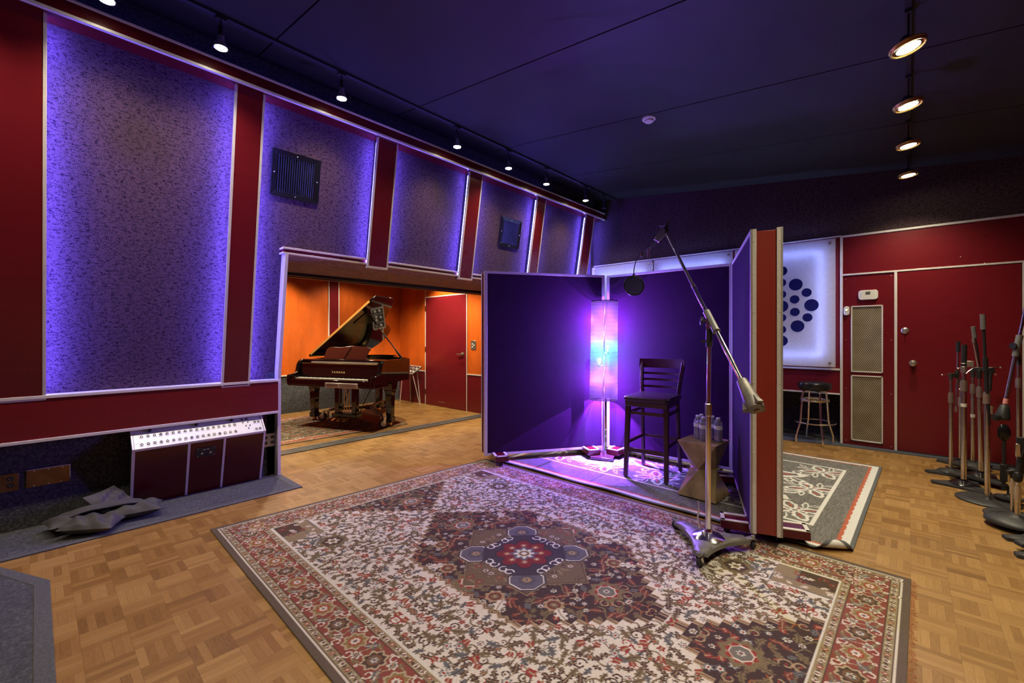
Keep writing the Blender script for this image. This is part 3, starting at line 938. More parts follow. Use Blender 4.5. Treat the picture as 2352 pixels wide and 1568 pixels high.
class Canvas:
    """colour field painted with woven motifs; a is indexed [u, v]"""

    def __init__(s, nu, nv, u0, u1, v0, v1, col):
        s.u = np.linspace(u0, u1, nu)
        s.v = np.linspace(v0, v1, nv)
        s.U, s.V = np.meshgrid(s.u, s.v, indexing='ij')
        s.a = np.empty((nu, nv, 3))
        s.a[:] = col

    def fill(s, mask, col):
        s.a[mask] = col

    def win(s, u, v, r):
        i0, i1 = np.searchsorted(s.u, [u - r, u + r]); j0, j1 = np.searchsorted(s.v, [v - r, v + r])
        sl = (slice(i0, i1), slice(j0, j1))
        return sl, s.U[sl] - u, s.V[sl] - v

    def stamp(s, kind, u, v, r, ang, cols):
        sl, X, Y = s.win(u, v, r * 1.25)
        if X.size == 0:
            return
        c, n = math.cos(ang), math.sin(ang)
        x = (X * c + Y * n) / r
        y = (-X * n + Y * c) / r
        a = s.a[sl]
        R = np.hypot(x, y); T = np.arctan2(y, x)
        if kind == 'leaf':
            w_ = 0.44 * (1 - np.abs(x) ** 1.6) * (1 + 0.28 * np.sign(np.sin(11 * x))) + 0.12 * x * (1 - np.abs(x))
            m_ = (np.abs(x) < 1) & (np.abs(y + 0.18 * (x * x - .4)) < w_)
            a[m_] = cols[0]
            a[m_ & (np.abs(y + 0.18 * (x * x - .4)) < 0.05)] = cols[1]
        elif kind == 'rose':
            e = 0.78 + 0.2 * np.cos(6 * T)
            a[R < e] = cols[0]
            a[R < e * 0.62] = cols[1]
            a[R < 0.25] = cols[2]
        elif kind == 'burst':
            e = 0.72 + 0.25 * np.abs(((T * 8 / math.pi) % 2) - 1)
            a[R < e] = cols[0]
            a[(R < 0.58)] = cols[1]
            a[R < 0.36 + 0.08 * np.cos(8 * T)] = cols[2]
            a[R < 0.15] = cols[0]
        elif kind == 'tulip':
            m_ = (x > -0.6) & (x < 0.85 - 0.5 * np.abs(np.sin(4.2 * y))) & (np.abs(y) < 0.55 + 0.25 * x) & (np.abs(y) < 1.0)
            a[m_] = cols[0]
            a[m_ & (np.abs(y) < 0.16) & (x < 0.4)] = cols[1]
        elif kind == 'curl':
            e = 0.45 + 0.085 * (T + math.pi)
            m_ = (np.abs(R - e) < 0.13) & (T > -2.6)
            a[m_] = cols[0]
            a[R < 0.2] = cols[1]
        elif kind == 'vine':
            m_ = (np.abs(x) < 1) & (np.abs(y - 0.3 * np.sin(3.0 * x)) < 0.075)
            a[m_] = cols[0]
        elif kind == 'dot':
            a[R < 1] = cols[0]
        elif kind == 'octagon':
            q = np.maximum(np.maximum(np.abs(x), np.abs(y)), (np.abs(x) + np.abs(y)) * 0.74)
            a[q < 1] = cols[0]
            a[q < 0.90] = cols[1]
            a[q < 0.84] = cols[2]
        s.a[sl] = a


def scatter(cv, rnd, n, spacing, inside, motifs):
    pts = []
    for _ in range(n):
        u = rnd.uniform(cv.u[0], cv.u[-1]); v = rnd.uniform(cv.v[0], cv.v[-1])
        if not inside(u, v):
            continue
        if any((u - a) ** 2 + (v - b) ** 2 < spacing ** 2 for a, b in pts):
            continue
        pts.append((u, v))
    for u, v in pts:
        k, r0, r1, cols = rnd.choice(motifs)
        cv.stamp(k, u, v, rnd.uniform(r0, r1), rnd.uniform(0, 6.283), cols)
    return pts


def grid_rug(name, full, corners, zf, th, parent, mat):
    """full [nu, nv, 3] colours over the quad corners (u-v-, u+v-, u+v+, u-v+); zf(U, V) height; thin solid slab"""
    nu, nv = full.shape[:2]
    s = np.linspace(0, 1, nu)[:, None, None]
    t_ = np.linspace(0, 1, nv)[None, :, None]
    c = [np.array(q, float) for q in corners]
    P = (1 - s) * (1 - t_) * c[0] + s * (1 - t_) * c[1] + s * t_ * c[2] + (1 - s) * t_ * c[3]
    top = np.concatenate([P, np.zeros((nu, nv, 1))], axis=2)
    top = zf(top, np.linspace(0, 1, nu)[:, None] * np.ones((1, nv)), np.linspace(0, 1, nv)[None, :] * np.ones((nu, 1)))
    idx = np.arange(nu * nv).reshape(nu, nv)
    q = np.stack([idx[:-1, :-1], idx[1:, :-1], idx[1:, 1:], idx[:-1, 1:]], -1).reshape(-1, 4)
    ring = np.concatenate([idx[:, 0], idx[-1, 1:], idx[-2::-1, -1], idx[0, -2:0:-1]])
    flat = top.reshape(-1, 3)
    low = flat[ring].copy()
    low[:, 2] = np.maximum(low[:, 2] - th, 0.0005)
    n0 = nu * nv
    k = len(ring)
    j = np.arange(k)
    side = np.stack([ring[j], n0 + j, n0 + (j + 1) % k, ring[(j + 1) % k]], -1)
    V = np.concatenate([flat, low])
    F = np.concatenate([q, side])
    base = np.array(parent.location)
    me = bpy.data.meshes.new(name)
    me.vertices.add(len(V)); me.vertices.foreach_set('co', (V - base).astype(np.float32).ravel())
    me.loops.add(F.size); me.loops.foreach_set('vertex_index', F.astype(np.int32).ravel())
    me.polygons.add(len(F))
    me.polygons.foreach_set('loop_start', np.arange(0, F.size, 4, dtype=np.int32))
    me.update(calc_edges=True)
    me.polygons.foreach_set('use_smooth', np.ones(len(F), bool))
    at = me.attributes.new('pattern', 'FLOAT_COLOR', 'POINT')
    C = np.ones((len(V), 4), np.float32)
    cf = full.reshape(-1, 3)
    C[:n0, :3] = cf
    C[n0:, :3] = cf[ring] * 0.8
    at.data.foreach_set('color', C.ravel())
    me.materials.append(mat)
    o = bpy.data.objects.new(name, me)
    COL.objects.link(o)
    o.parent = parent
    return o


CREAM, BROWN, OLIVE, RED, SLATE, TAN = (.58, .53, .455), (.080, .052, .040), (.17, .13, .072), (.25, .045, .034), (.125, .13, .13), (.33, .235, .14)
PALE = (.56, .55, .48)


def hexedge(u, v, a, fa, b, step=0.052):
    """signed inside test of a hexagon with apexes at u = +-a, flats |v| = b for |u| < fa, with a stepped outline"""
    uq = np.floor(np.abs(u) / step) * step
    e = np.where(uq < fa, b, b * (a - uq) / (a - fa))
    saw = np.where(uq < fa, 0.022 * np.abs(((np.abs(u) / step) % 1) - 0.5) * 2, 0)
    return np.abs(v) - e + saw


def persian():
    HU, HV = 1.80, 1.25
    nu, nv = 401, 278
    cv = Canvas(nu, nv, 0, HU, 0, HV, CREAM)
    U, V = cv.U, cv.V
    rnd = random.Random(11)
    med = lambda u, v, g=0.0: hexedge(np.asarray(u), np.asarray(v), 0.92 + g, 0.40, 0.545 + g)
    spn = lambda u, v, g=0.0: hexedge(1.50 - np.asarray(u), np.asarray(v), 0.50 + g, 0.0, 0.50 + g)
    inf = lambda u, v: u < 1.50 and v < 0.945 and med(u, v) > 0.03 and spn(u, v) > 0.03 and not (u > 1.18 and v > 0.70)
    # vines then leaves and blossoms of the cream field
    scatter(cv, rnd, 2500, 0.075, inf, [('vine', .05, .075, [OLIVE])])
    scatter(cv, rnd, 12000, 0.034, inf, [('leaf', .024, .040, [BROWN, TAN])] * 9 + [('leaf', .028, .046, [OLIVE, BROWN])] * 5 + [('leaf', .026, .042, [SLATE, BROWN])] * 4 +
            [('tulip', .024, .038, [RED, TAN])] * 3 + [('curl', .022, .034, [BROWN, BROWN])] * 2 + [('curl', .022, .032, [RED, TAN])] + [('rose', .018, .027, [SLATE, CREAM, RED])] * 2 + [('rose', .016, .025, [BROWN, TAN, RED])] * 2)
    for u, v, r in ((1.02, 0.74, .080),):
        cv.stamp('burst', u, v, r * 1.3, 0.2, [OLIVE, BROWN, TAN])
        cv.stamp('rose', u, v, r * .9, 0.2, [BROWN, CREAM, OLIVE])
    # corner pieces
    m_ = (U > 1.20) & (U < 1.50) & (V > 0.72) & (V < 0.945)
    cv.fill(m_, (.23, .175, .105))
    cv.fill((U > 1.31) & (U < 1.50) & (V > 0.80) & (V < 0.945), BROWN)
    for u0, u1, v0, v1 in ((1.20, 1.21, .72, .80), (1.20, 1.32, .80, .81), (1.31, 1.32, .80, .945), (1.31, 1.50, .72, .73)):
        cv.fill((U > u0) & (U < u1) & (V > v0) & (V < v1), SLATE)
    scatter(cv, rnd, 900, 0.032, lambda u, v: 1.22 < u < 1.49 and .74 < v < .93, [('leaf', .02, .035, [CREAM, RED]), ('rose', .016, .022, [CREAM, SLATE, RED]), ('curl', .02, .03, [RED, TAN]), ('leaf', .02, .03, [OLIVE, TAN])])
    # side half-medallions and the centre medallion
    for d in (med(U, V), np.where(U < 1.50, spn(U, V), 1)):
        cv.fill(d < 0.0, TAN)
        cv.fill(d < -0.010, BROWN)
        cv.fill(d < -0.016, TAN)
        cv.fill(d < -0.026, (.060, .038, .034))
    deep = lambda u, v: (med(u, v, -0.035) < 0 or (u < 1.49 and spn(u, v, -0.035) < 0))
    scatter(cv, rnd, 1500, 0.085, deep, [('vine', .05, .08, [OLIVE]), ('vine', .05, .08, [(.26, .09, .04)])])
    scatter(cv, rnd, 7000, 0.042, deep, [('rose', .015, .022, [PALE, BROWN, TAN])] * 3 + [('rose', .018, .028, [SLATE, PALE, RED])] * 2 + [('leaf', .025, .045, [OLIVE, BROWN])] * 4 + [('leaf', .025, .045, [(.17, .05, .035), TAN])] * 4 +
            [('curl', .025, .036, [TAN, RED])] * 2 + [('tulip', .022, .034, [RED, TAN])] + [('leaf', .02, .035, [SLATE, BROWN])] * 2)
    for u, v in ((0.60, 0.0), (1.27, 0.0), (0.0, .43)):
        cv.stamp('burst', u, v, .105, 0, [OLIVE, TAN, BROWN])
        cv.stamp('burst', u, v, .072, 0, [RED, (.20, .05, .03), SLATE])
        cv.stamp('octagon', u, v, .050, 0, [CREAM, (.19, .12, .06), (.15, .14, .12)])
        cv.stamp('rose', u, v, .020, 0, [CREAM, SLATE, RED])
    for u, v, a in ((.47, .28, .5), (.20, .43, 1.2)):
        cv.stamp('burst', u, v, .060, a, [TAN, (.14, .04, .03), OLIVE])
        cv.stamp('leaf', u + .07, v + .03, .06, a, [CREAM, OLIVE])
    # rosette in the middle: stepped star, four slate octagons, white scrolls, red petals
    star = np.minimum(np.maximum(U, V) - 0.30, (U + V) - 0.47)
    cv.fill(star < 0.02, (.20, .14, .075)); cv.fill(star < 0.008, BROWN); cv.fill(star < 0.0, (.14, .10, .062))
    scatter(cv, rnd, 1200, 0.030, lambda u, v: u + v < .46 or max(u, v) < .29, [('leaf', .02, .035, [BROWN, TAN]), ('rose', .014, .02, [CREAM, SLATE, RED]), ('curl', .02, .03, [RED, TAN]), ('leaf', .02, .032, [OLIVE, TAN])])
    cv.stamp('octagon', .215, .205, .108, .785, [(.06, .05, .05), CREAM, (.11, .10, .125)])
    cv.stamp('burst', .215, .205, .055, .3, [(.08, .075, .09), (.15, .12, .09), TAN])
    sq = np.maximum(U, V)
    cv.fill((sq < .235) & (U + V < .36), (.055, .045, .055))
    for (cu, cw) in ((.215, 0.0), (0.0, .215)):
        for d in (-.085, -.04, .04, .085):
            uu, vv = (cu, cw + d) if cu else (cu + d, cw)
            cv.stamp('curl', uu, vv, .030, d * 30, [(.66, .63, .62), BROWN])
    T = np.arctan2(V, U); R = np.hypot(U, V)
    pet = R < 0.135 + 0.05 * np.abs(np.cos(4 * T))
    cv.fill(pet, (.05, .035, .04)); cv.fill(R < 0.122 + 0.05 * np.abs(np.cos(4 * T)), (.16, .03, .03))
    for k in range(3):
        a = k * math.pi / 4
        cv.stamp('rose', .105 * math.cos(a), .105 * math.sin(a), .026, 0, [(.30, .10, .05), TAN, CREAM])
    cv.fill(R < 0.075 + 0.012 * np.cos(8 * T), (.12, .11, .14)); cv.fill(R < 0.052 + 0.012 * np.cos(8 * T), PALE); cv.fill(R < 0.034, OLIVE); cv.fill(R < 0.018, CREAM)
    # borders: distance from the outer edge
    E = np.minimum(HU - U, HV - V)
    bands = [(0.30, PALE), (0.293, CREAM), (0.288, (.16, .12, .07)), (0.258 + .030, (.27, .215, .125)), (0.250, BROWN), (0.246, (.215, .064, .048)), (0.088, BROWN), (0.084, (.27, .22, .13)), (0.046, BROWN), (0.043, CREAM), (0.034, (.12, .09, .07))]
    for d, c in bands:
        cv.fill(E < d, c)
    # repeat motifs along the two sides
    def along(pos_, side, off, kind, r, ang, cols):
        if side == 'u':
            cv.stamp(kind, pos_, HV - off, r, ang, cols)
        else:
            cv.stamp(kind, HU - off, pos_, r, ang + math.pi / 2, cols)
    for side, L in (('u', HU - .05), ('v', HV - .05)):
        p = 0.0
        k = 0
        while p < L:
            for off in (0.268, 0.066):
                along(p, side, off, 'rose', .0145, 0, [(.62, .58, .5), BROWN, RED] if k % 3 else [RED, TAN, CREAM])
                along(p + .023, side, off, 'leaf', .013, 0.6, [BROWN, TAN])
            p += .046; k += 1
        p = 0.0
        k = 0
        S = 0.168
        while p < L - .10:
            o = 0.167
            sg = 1 if k % 2 else -1
            along(p, side, o, 'burst', .064, 0.4, [(.40, .33, .22), (.215, .064, .048), (.215, .064, .048)])
            along(p, side, o, 'burst', .052, 0.4, [BROWN, (.17, .09, .05), SLATE] if k % 2 else [(.23, .16, .07), (.30, .07, .04), CREAM])
            along(p, side, o, 'rose', .018, 0, [CREAM, SLATE, RED])
            for d, e, kind, r, a, c in ((.084, .036 * sg, 'rose', .027, .3, [PALE, SLATE, RED]), (.084, -.038 * sg, 'leaf', .040, .9 * sg, [SLATE, CREAM]), (.055, .058, 'curl', .022, 2, [CREAM, RED]),
                                        (.055, -.058, 'curl', .022, 5, [CREAM, RED]), (.113, .058, 'leaf', .026, .3, [OLIVE, TAN]), (.113, -.058, 'leaf', .026, -.3, [OLIVE, TAN]), (.084, 0, 'vine', .05, 1.2, [TAN]), (.030, .066, 'rose', .011, 0, [CREAM, CREAM, RED]), (.14, -.066, 'rose', .011, 0, [CREAM, CREAM, RED])):
                along(p + d, side, o + e, kind, r, a, c)
            p += S; k += 1
    q = cv.a
    q = np.concatenate([q[:, :0:-1], q], axis=1)
    return np.concatenate([q[:0:-1], q], axis=0)


PR = thing('persian_rug', 'large cream and red Persian rug with a dark stepped centre medallion', 'rug', (-1.78, 2.03, 0))


def flat_z(h, wav=0.002, seed=3):
    def f(P, s, t_):
        P[..., 2] = h + wav * np.sin(7 * P[..., 0] + seed) * np.sin(5 * P[..., 1])
        return P
    return f


grid_rug('pile', persian(), [(-3.578, .818), (-.03, .745), (.012, 3.254), (-3.406, 3.307)], flat_z(0.008, 0.001), 0.007, PR, MAT['painted'])
m = M()
rr = random.Random(5)
for i in range(170):
    s_ = i / 169
    y = .76 + s_ * 2.48
    x = -.03 + s_ * .042
    L = rr.uniform(.012, .03)
    m.tube([(x - .002, y, .004), (x + L * .5, y + rr.uniform(-.008, .008), .006), (x + L, y + rr.uniform(-.014, .014), .002)], .0011, 4)
obj('fringe', m, plain('red_yarn', (.42, .10, .04), 0.9), PR, world=True)


def floral():
    W_, H_ = 3.05, 2.46
    nu, nv = 560, 452
    cv = Canvas(nu, nv, -W_ / 2, W_ / 2, -H_ / 2, H_ / 2, (.15, .145, .135))
    U, V = cv.U, cv.V
    rs = np.random.RandomState(4)
    n1 = rs.rand(nu, nv); n2 = np.repeat(rs.rand(nu, nv // 10 + 1), 10, axis=1)[:, :nv]
    mel = n1 * 0.6 + n2 * 0.55
    cv.a *= (0.55 + 1.05 * mel)[..., None]
    W1 = (.70, .69, .65)
    fu, fv = 1.265, 0.845
    E = np.maximum(np.abs(U) - fu, np.abs(V) - fv)
    half = []

    def curlset(u, v, r, a, sgn=1):
        cv.stamp('fl_leaf', u, v, r, a, [W1])
    # large damask leaves drawn as outlined lens shapes, with small looped flowers between
    def lens(u, v, r, a, hollow=True, core=None, wd=0.42):
        sl, X, Y = cv.win(u, v, r * 1.1)
        if X.size == 0:
            return
        c, n = math.cos(a), math.sin(a)
        x = (X * c + Y * n) / r; y = (-X * n + Y * c) / r
        w_ = wd * (1 - x * x) * (1 + .12 * np.cos(9 * x))
        A = cv.a[sl]
        m_ = (np.abs(x) < 1) & (np.abs(y) < w_)
        h_ = (np.abs(x + .1) < .66) & (np.abs(y) < w_ * 0.50)
        A[m_ & ~h_ if hollow else m_] = W1
        if core:
            A[(np.abs(x + .1) < .4) & (np.abs(y) < .07)] = core
        cv.a[sl] = A

    def ring(u, v, r, wd=0.34, core=None):
        sl, X, Y = cv.win(u, v, r * 1.1)
        R = np.hypot(X, Y) / r
        A = cv.a[sl]
        A[(R < 1) & (R > 1 - wd)] = W1
        if core:
            A[R < .35] = core
        cv.a[sl] = A

    RD = (.42, .09, .06)
    for iu in range(-2, 3):
        for iv in (-1, 0, 1):
            cu, c_v = iu * .56, iv * .62
            for k in range(4):
                a = k * math.pi / 2 + .5
                lens(cu + .115 * math.cos(a), c_v + .115 * math.sin(a), .105, a, True, RD, .5)
                ring(cu + .055 * math.cos(a + .785), c_v + .055 * math.sin(a + .785), .033, .4, RD if k == 0 else None)
                lens(cu + .16 * math.cos(a + .8), c_v + .16 * math.sin(a + .8), .085, a + 1.2, True, None, .30)
                lens(cu + .21 * math.cos(a + .55), c_v + .21 * math.sin(a + .55), .07, a + .2, True, None, .28)
    for iu in range(-2, 2):
        for iv in (-1, 0):
            cu, c_v = iu * .56 + .28, iv * .62 + .31
            sg = 1 if (iu + iv) % 2 else -1
            lens(cu, c_v, .225, .42 * sg, True, RD, .42)
            lens(cu + .16, c_v - .13 * sg, .12, -.7 * sg, True, None, .36)
            lens(cu - .16, c_v + .13 * sg, .12, -.7 * sg, True, None, .36)
            for k in range(3):
                ring(cu + .17 * math.cos(2.1 * k + 1), c_v + .17 * math.sin(2.1 * k + 1), .042, .38)
    back = (.15, .145, .135) * (0.55 + 1.05 * mel)[..., None]
    mask = E > -0.01
    cv.a[mask] = back[mask]
    cv.fill((E > -0.014) & (E < 0.010), W1)
    Bx = np.minimum(W_ / 2 - np.abs(U), H_ / 2 - np.abs(V))
    wob = 0.003 * np.sin(60 * U) + 0.003 * np.sin(57 * V)
    cv.fill(Bx + wob < 0.098, (.47, .13, .075))
    cv.fill(Bx + wob < 0.072, (.68, .68, .66))
    cv.fill(Bx < 0.022, (.13, .135, .14))
    return cv.a


FR = thing('floral_rug', 'grey and white floral rug with an orange stripe and a curled corner, under the partitions', 'rug', (-1.7, 4.5, 0))


def floral_z(P, s, t_):
    x, y = P[..., 0], P[..., 1]
    z = 0.016 + 0.002 * np.sin(6 * x) * np.sin(4 * y)
    nearf = np.clip(1 - (y - 3.31) / 0.10, 0, 1)
    z = z + 0.010 * nearf * (0.6 + 0.4 * np.sin(9 * x)) * (x > -2.9)
    P[..., 2] = z
    # curl the near right corner up and over itself
    d = ((x + .262) * 0.62 - (y - 3.305) * 0.78) + 0.115          # > 0 inside the corner
    r = 0.024
    th = np.clip(d, 0, None) / r
    th = np.minimum(th, 4.2)
    nx, ny = 0.62, -0.78
    back = np.where(d > 0, -d + r * np.sin(th), 0)
    P[..., 0] = x + nx * back
    P[..., 1] = y + ny * back
    P[..., 2] = z + np.where(d > 0, r * (1 - np.cos(th)), 0)
    return P


grid_rug('pile', floral(), [(-3.27, 3.345), (-.258, 3.298), (-.195, 5.79), (-3.22, 5.84)], floral_z, 0.007, FR, MAT['painted'])


def piano_rug_pattern():
    nu, nv = 300, 230
    cv = Canvas(nu, nv, -1.15, 1.15, -.9, .9, (.10, .085, .062))
    rnd = random.Random(23)
    scatter(cv, rnd, 6000, 0.045, lambda u, v: abs(u) < .9 and abs(v) < .65, [('leaf', .03, .05, [TAN, BROWN])] * 3 + [('rose', .025, .038, [RED, TAN, BROWN])] * 3 + [('curl', .025, .04, [CREAM, RED])] * 2 + [('leaf', .03, .05, [OLIVE, TAN])] * 2)
    Bx = np.minimum(1.15 - np.abs(cv.U), .9 - np.abs(cv.V))
    cv.fill(Bx < .24, CREAM); cv.fill(Bx < .23, (.33, .10, .06))
    scatter(cv, rnd, 6000, 0.05, lambda u, v: min(1.15 - abs(u), .9 - abs(v)) < .2, [('rose', .025, .035, [TAN, BROWN, RED])] * 2 + [('leaf', .03, .045, [OLIVE, CREAM])] * 2 + [('curl', .025, .035, [CREAM, RED])])
    cv.fill(Bx < .05, TAN); cv.fill(Bx < .03, (.10, .085, .07))
    return cv.a


PG = thing('piano_rug', 'worn dark red Persian rug beneath the grand piano', 'rug', (-6.5, 2.9, 0))
grid_rug('pile', piano_rug_pattern(), [(-7.55, 1.55), (-5.70, 1.55), (-5.635, 3.83), (-7.45, 3.86)], flat_z(0.007, 0.001), 0.006, PG, MAT['painted'])

# ------------------------------------------------------------------ text as mesh
def text_mesh(name, body, size, mat, parent, loc, rot, depth=0.0008, align='CENTER', space=1.0):
    cu = bpy.data.curves.new(name, 'FONT')
    cu.body = body
    cu.size = size
    cu.extrude = depth
    cu.align_x = align
    cu.align_y = 'CENTER'
    cu.space_character = space
    tmp = bpy.data.objects.new(name + '_curve', cu)
    COL.objects.link(tmp)
    dg = bpy.context.evaluated_depsgraph_get()
    me = bpy.data.meshes.new_from_object(tmp.evaluated_get(dg))
    bpy.data.objects.remove(tmp)
    me.materials.clear()
    me.materials.append(mat)
    o = bpy.data.objects.new(name, me)
    COL.objects.link(o)
    o.parent = parent
    o.location = loc
    o.rotation_euler = rot
    return o


# ------------------------------------------------------------------ patch console on the left wall
t = thing('patch_console', 'wall-mounted console with a silver connector panel above red doors', 'patch console', (-4.49, 0.965, 0.010))
y0, y1 = -0.467, 0.466
xb, xt = -0.005, 0.120          # face at floor and at the crease (z .464)
zt = 0.464
m = M().hexa([(-0.06, y0, 0.0), (xb - 0.012, y0, 0.0), (xb - 0.012, y1, 0.0), (-0.06, y1, 0.0), (-0.06, y0, zt - .004), (xt - 0.012, y0, zt - .004), (xt - 0.012, y1, zt - .004), (-0.06, y1, zt - .004)])
m.hexa([(-0.06, y0, zt - .004), (xt - 0.012, y0, zt - .004), (xt - 0.012, y1, zt - .004), (-0.06, y1, zt - .004), (-0.06, y0, 0.604), (-0.01, y0, 0.604), (-0.01, y1, 0.604), (-0.06, y1, 0.604)])
obj('cabinet', m, MAT['black'], t)


def cface(m, a, b, z0, z1, off=0.0, th=0.012):
    q = []
    for z in (z0, z1):
        x = xb + (xt - xb) * z / zt + off
        q += [(x - th, a, z), (x, a, z), (x, b, z), (x - th, b, z)]
    return m.hexa(q)


for a, b in ((y0 + .02, -0.118), (-0.102, 0.134), (0.150, y1 - .02)):
    d = obj('door', cface(M(), a, b, 0.0, zt - 0.012, 0.0), MAT['red_dark'], t)
m = M()
for a in (y0, -0.118, 0.134, y1 - .018):
    cface(m, a, a + 0.018, 0.0, zt - 0.006, 0.004)
cface(m, y0, y1, zt - 0.014, zt + 0.002, 0.004)
obj('trim', m, MAT['trim_white'], t, bevel=0.0015)
# silver connector panel, its own sloping frame: s along the wall, h up the slope
A = Vector((xt + 0.003, 0, zt)); B = Vector((-0.008, 0, 0.606))
hd = (B - A).normalized(); nd = Vector((hd.z, 0, -hd.x)); HL = (B - A).length


def pp(y, h, n=0.0):
    q = A + hd * h + nd * n
    return (q.x, y, q.z)


def pbox(m, a, b, h0, h1, n0, n1):
    return m.hexa([pp(a, h0, n0), pp(b, h0, n0), pp(b, h1, n0), pp(a, h1, n0), pp(a, h0, n1), pp(b, h0, n1), pp(b, h1, n1), pp(a, h1, n1)])


pan = obj('connector_panel', pbox(M(), y0 + .014, y1 - .016, 0.002, HL, -0.01, 0.004), MAT['silver_panel'], t, bevel=0.0015)
m = M()
pbox(m, y0, y0 + .013, 0, HL, -.012, .007); pbox(m, y1 - .014, y1, 0, HL, -.012, .007)
obj('side_trim', m, MAT['trim_white'], t, bevel=0.0015)


def jack(y, h, female=True):
    m = M()
    pbox(m, y - .0125, y + .0125, h - .0165, h + .0145, .004, .0065)
    o = obj('jack', m, MAT['silver_panel'], pan, bevel=0.001)
    m = M().lathe([(0.0098, 0), (0.0098, 0.0035), (0.0075, 0.004)], pp(y, h, .006), nd, 14)
    if female:
        pbox(m, y - .004, y + .004, h + .008, h + .0125, .006, .009)
    obj('socket', m, MAT['black_plastic'], o)
    obj('pins', M().lathe([(0.0042, 0), (0.003, 0.0012)], pp(y, h - .001, .0098), nd, 8), MAT['nickel'], o)


for i in range(17):
    y = -0.408 + i * 0.0398
    jack(y, 0.038)
    jack(y + 0.004, 0.108)
for y, h in ((0.300, .150), (0.336, .150), (0.395, .035), (0.425, .035), (0.395, .110), (0.425, .110)):
    jack(y, h, False)
for y, h in ((.318, .080), (.350, .080), (.335, .052), (.300, .118), (.340, .118)):
    obj('toggle', M().lathe([(0.006, 0), (0.005, .003), (.0022, .004), (.003, .013)], pp(y, h, .004), nd, 10), MAT['black_plastic'], pan)
for y in (-0.350, -0.045, 0.215):
    obj('captive_knob', M().lathe([(0.005, 0), (0.005, .008), (.011, .010), (.012, .020), (.008, .024)], pp(y, .152, .002), nd, 14), MAT['black_gloss'], pan)
for y, h in ((-.44, .135), (-.44, .05), (.445, .150), (.445, .065)):
    obj('screw', M().lathe([(.006, 0), (.005, .003)], pp(y, h, .004), nd, 10), MAT['nickel'], pan)
# small black plate on the middle door
ang = math.atan2(xt - xb, zt)
pl_ = obj('key_plate', cface(M(), -0.058, 0.078, 0.318, 0.400, 0.0045, 0.006), MAT['black_plastic'], t, bevel=0.001)
tag(pl_, 'black plate with two small round locks and faint lettering')


def fx(z, o):
    return xb + (xt - xb) * z / zt + o


for y in (-0.018, 0.042):
    obj('lock', M().lathe([(.009, 0), (.009, .004), (.006, .005)], (fx(.348, .0045), y, .348), (1, 0, -ang), 14), MAT['nickel'], pl_)
for y, z in ((-.048, .392), (.068, .392), (-.048, .326), (.068, .326)):
    obj('screw', M().lathe([(.0042, 0), (.003, .002)], (fx(z, .0045), y, z), (1, 0, -ang), 8), MAT['trim'], pl_)
# the plate's lettering is too worn to read: two short dashes of print
obj('lettering', cface(cface(M(), -.012, .010, .377, .382, .0052, .001), .016, .032, .377, .382, .0052, .001), MAT['trim_white'], pl_)

# ------------------------------------------------------------------ sandbag on the runner
def pillow(L, W, H, seed, droop=0.0):
    nu, nv = 26, 14
    rnd = random.Random(seed)
    ph = [rnd.uniform(0, 6) for _ in range(4)]
    V, F = [], []
    for sgn in (1, -1):
        for i in range(nu + 1):
            for j in range(nv + 1):
                a = i / nu * 2 - 1; b = j / nv * 2 - 1
                k = max(0, (1 - abs(a) ** 3.5)) ** .6 * max(0, (1 - abs(b) ** 3.0)) ** .6
                pinch = 1 - .10 * (abs(b) ** 2) * (1 - abs(a))
                x = a * L / 2 * (1 - .07 * (1 - b * b) * abs(a)); y = b * W / 2 * (1 - .10 * (1 - a * a) * 0 - .12 * a * a * 0)
                wr = .010 * math.sin(9 * a + ph[0] + 4 * b) * k + .006 * math.sin(17 * b + ph[1] + 3 * a) * k
                z = sgn * H / 2 * k + wr * (1 if sgn > 0 else .2) - droop * a * a
                V.append((x * pinch, y, z))
    n = (nu + 1) * (nv + 1)
    for s in (0, 1):
        for i in range(nu):
            for j in range(nv):
                q = (s * n + i * (nv + 1) + j, s * n + (i + 1) * (nv + 1) + j, s * n + (i + 1) * (nv + 1) + j + 1, s * n + i * (nv + 1) + j + 1)
                F.append(q if s == 0 else q[::-1])
    return M().add(V, F)


t = thing('sandbag', 'folded black canvas sandbag slumped on the grey runner', 'sandbag', (-4.215, 0.33, 0.015))
m = pillow(0.30, 0.21, 0.10, 1).xf(Matrix.Translation((0.085, -0.065, 0.050)) @ Matrix.Rotation(math.radians(62), 4, 'Z') @ Matrix.Rotation(math.radians(4), 4, 'Y'))
obj('front_pouch', m, MAT['bag'], t, sub=1)
m = pillow(0.34, 0.22, 0.10, 2).xf(Matrix.Translation((-0.03, 0.16, 0.052)) @ Matrix.Rotation(math.radians(80), 4, 'Z'))
obj('right_pouch', m, MAT['bag'], t, sub=1)
m = pillow(0.32, 0.20, 0.09, 3).xf(Matrix.Translation((-0.09, -0.13, 0.055)) @ Matrix.Rotation(math.radians(100), 4, 'Z'))
obj('left_pouch', m, MAT['bag'], t, sub=1)
m = pillow(0.26, 0.26, 0.07, 4).xf(Matrix.Translation((-0.14, 0.06, 0.105)) @ Matrix.Rotation(math.radians(45), 4, 'Z') @ Matrix.Rotation(math.radians(38), 4, 'Y'))
obj('back_pouch', m, MAT['bag'], t, sub=1)
m = M()
V, F = [], []
for i in range(25):
    u_ = i / 24
    yy = -0.20 + u_ * 0.42
    zz = 0.098 + 0.040 * math.sin(math.pi * u_) + 0.006 * math.sin(9 * u_)
    xx = -0.055 + 0.03 * math.sin(2.6 * u_)
    for (a, b) in ((-.042, 0), (.042, -.012), (.042, -.018), (-.042, -.007)):
        V.append((xx + a, yy + .10 * a, zz + b))
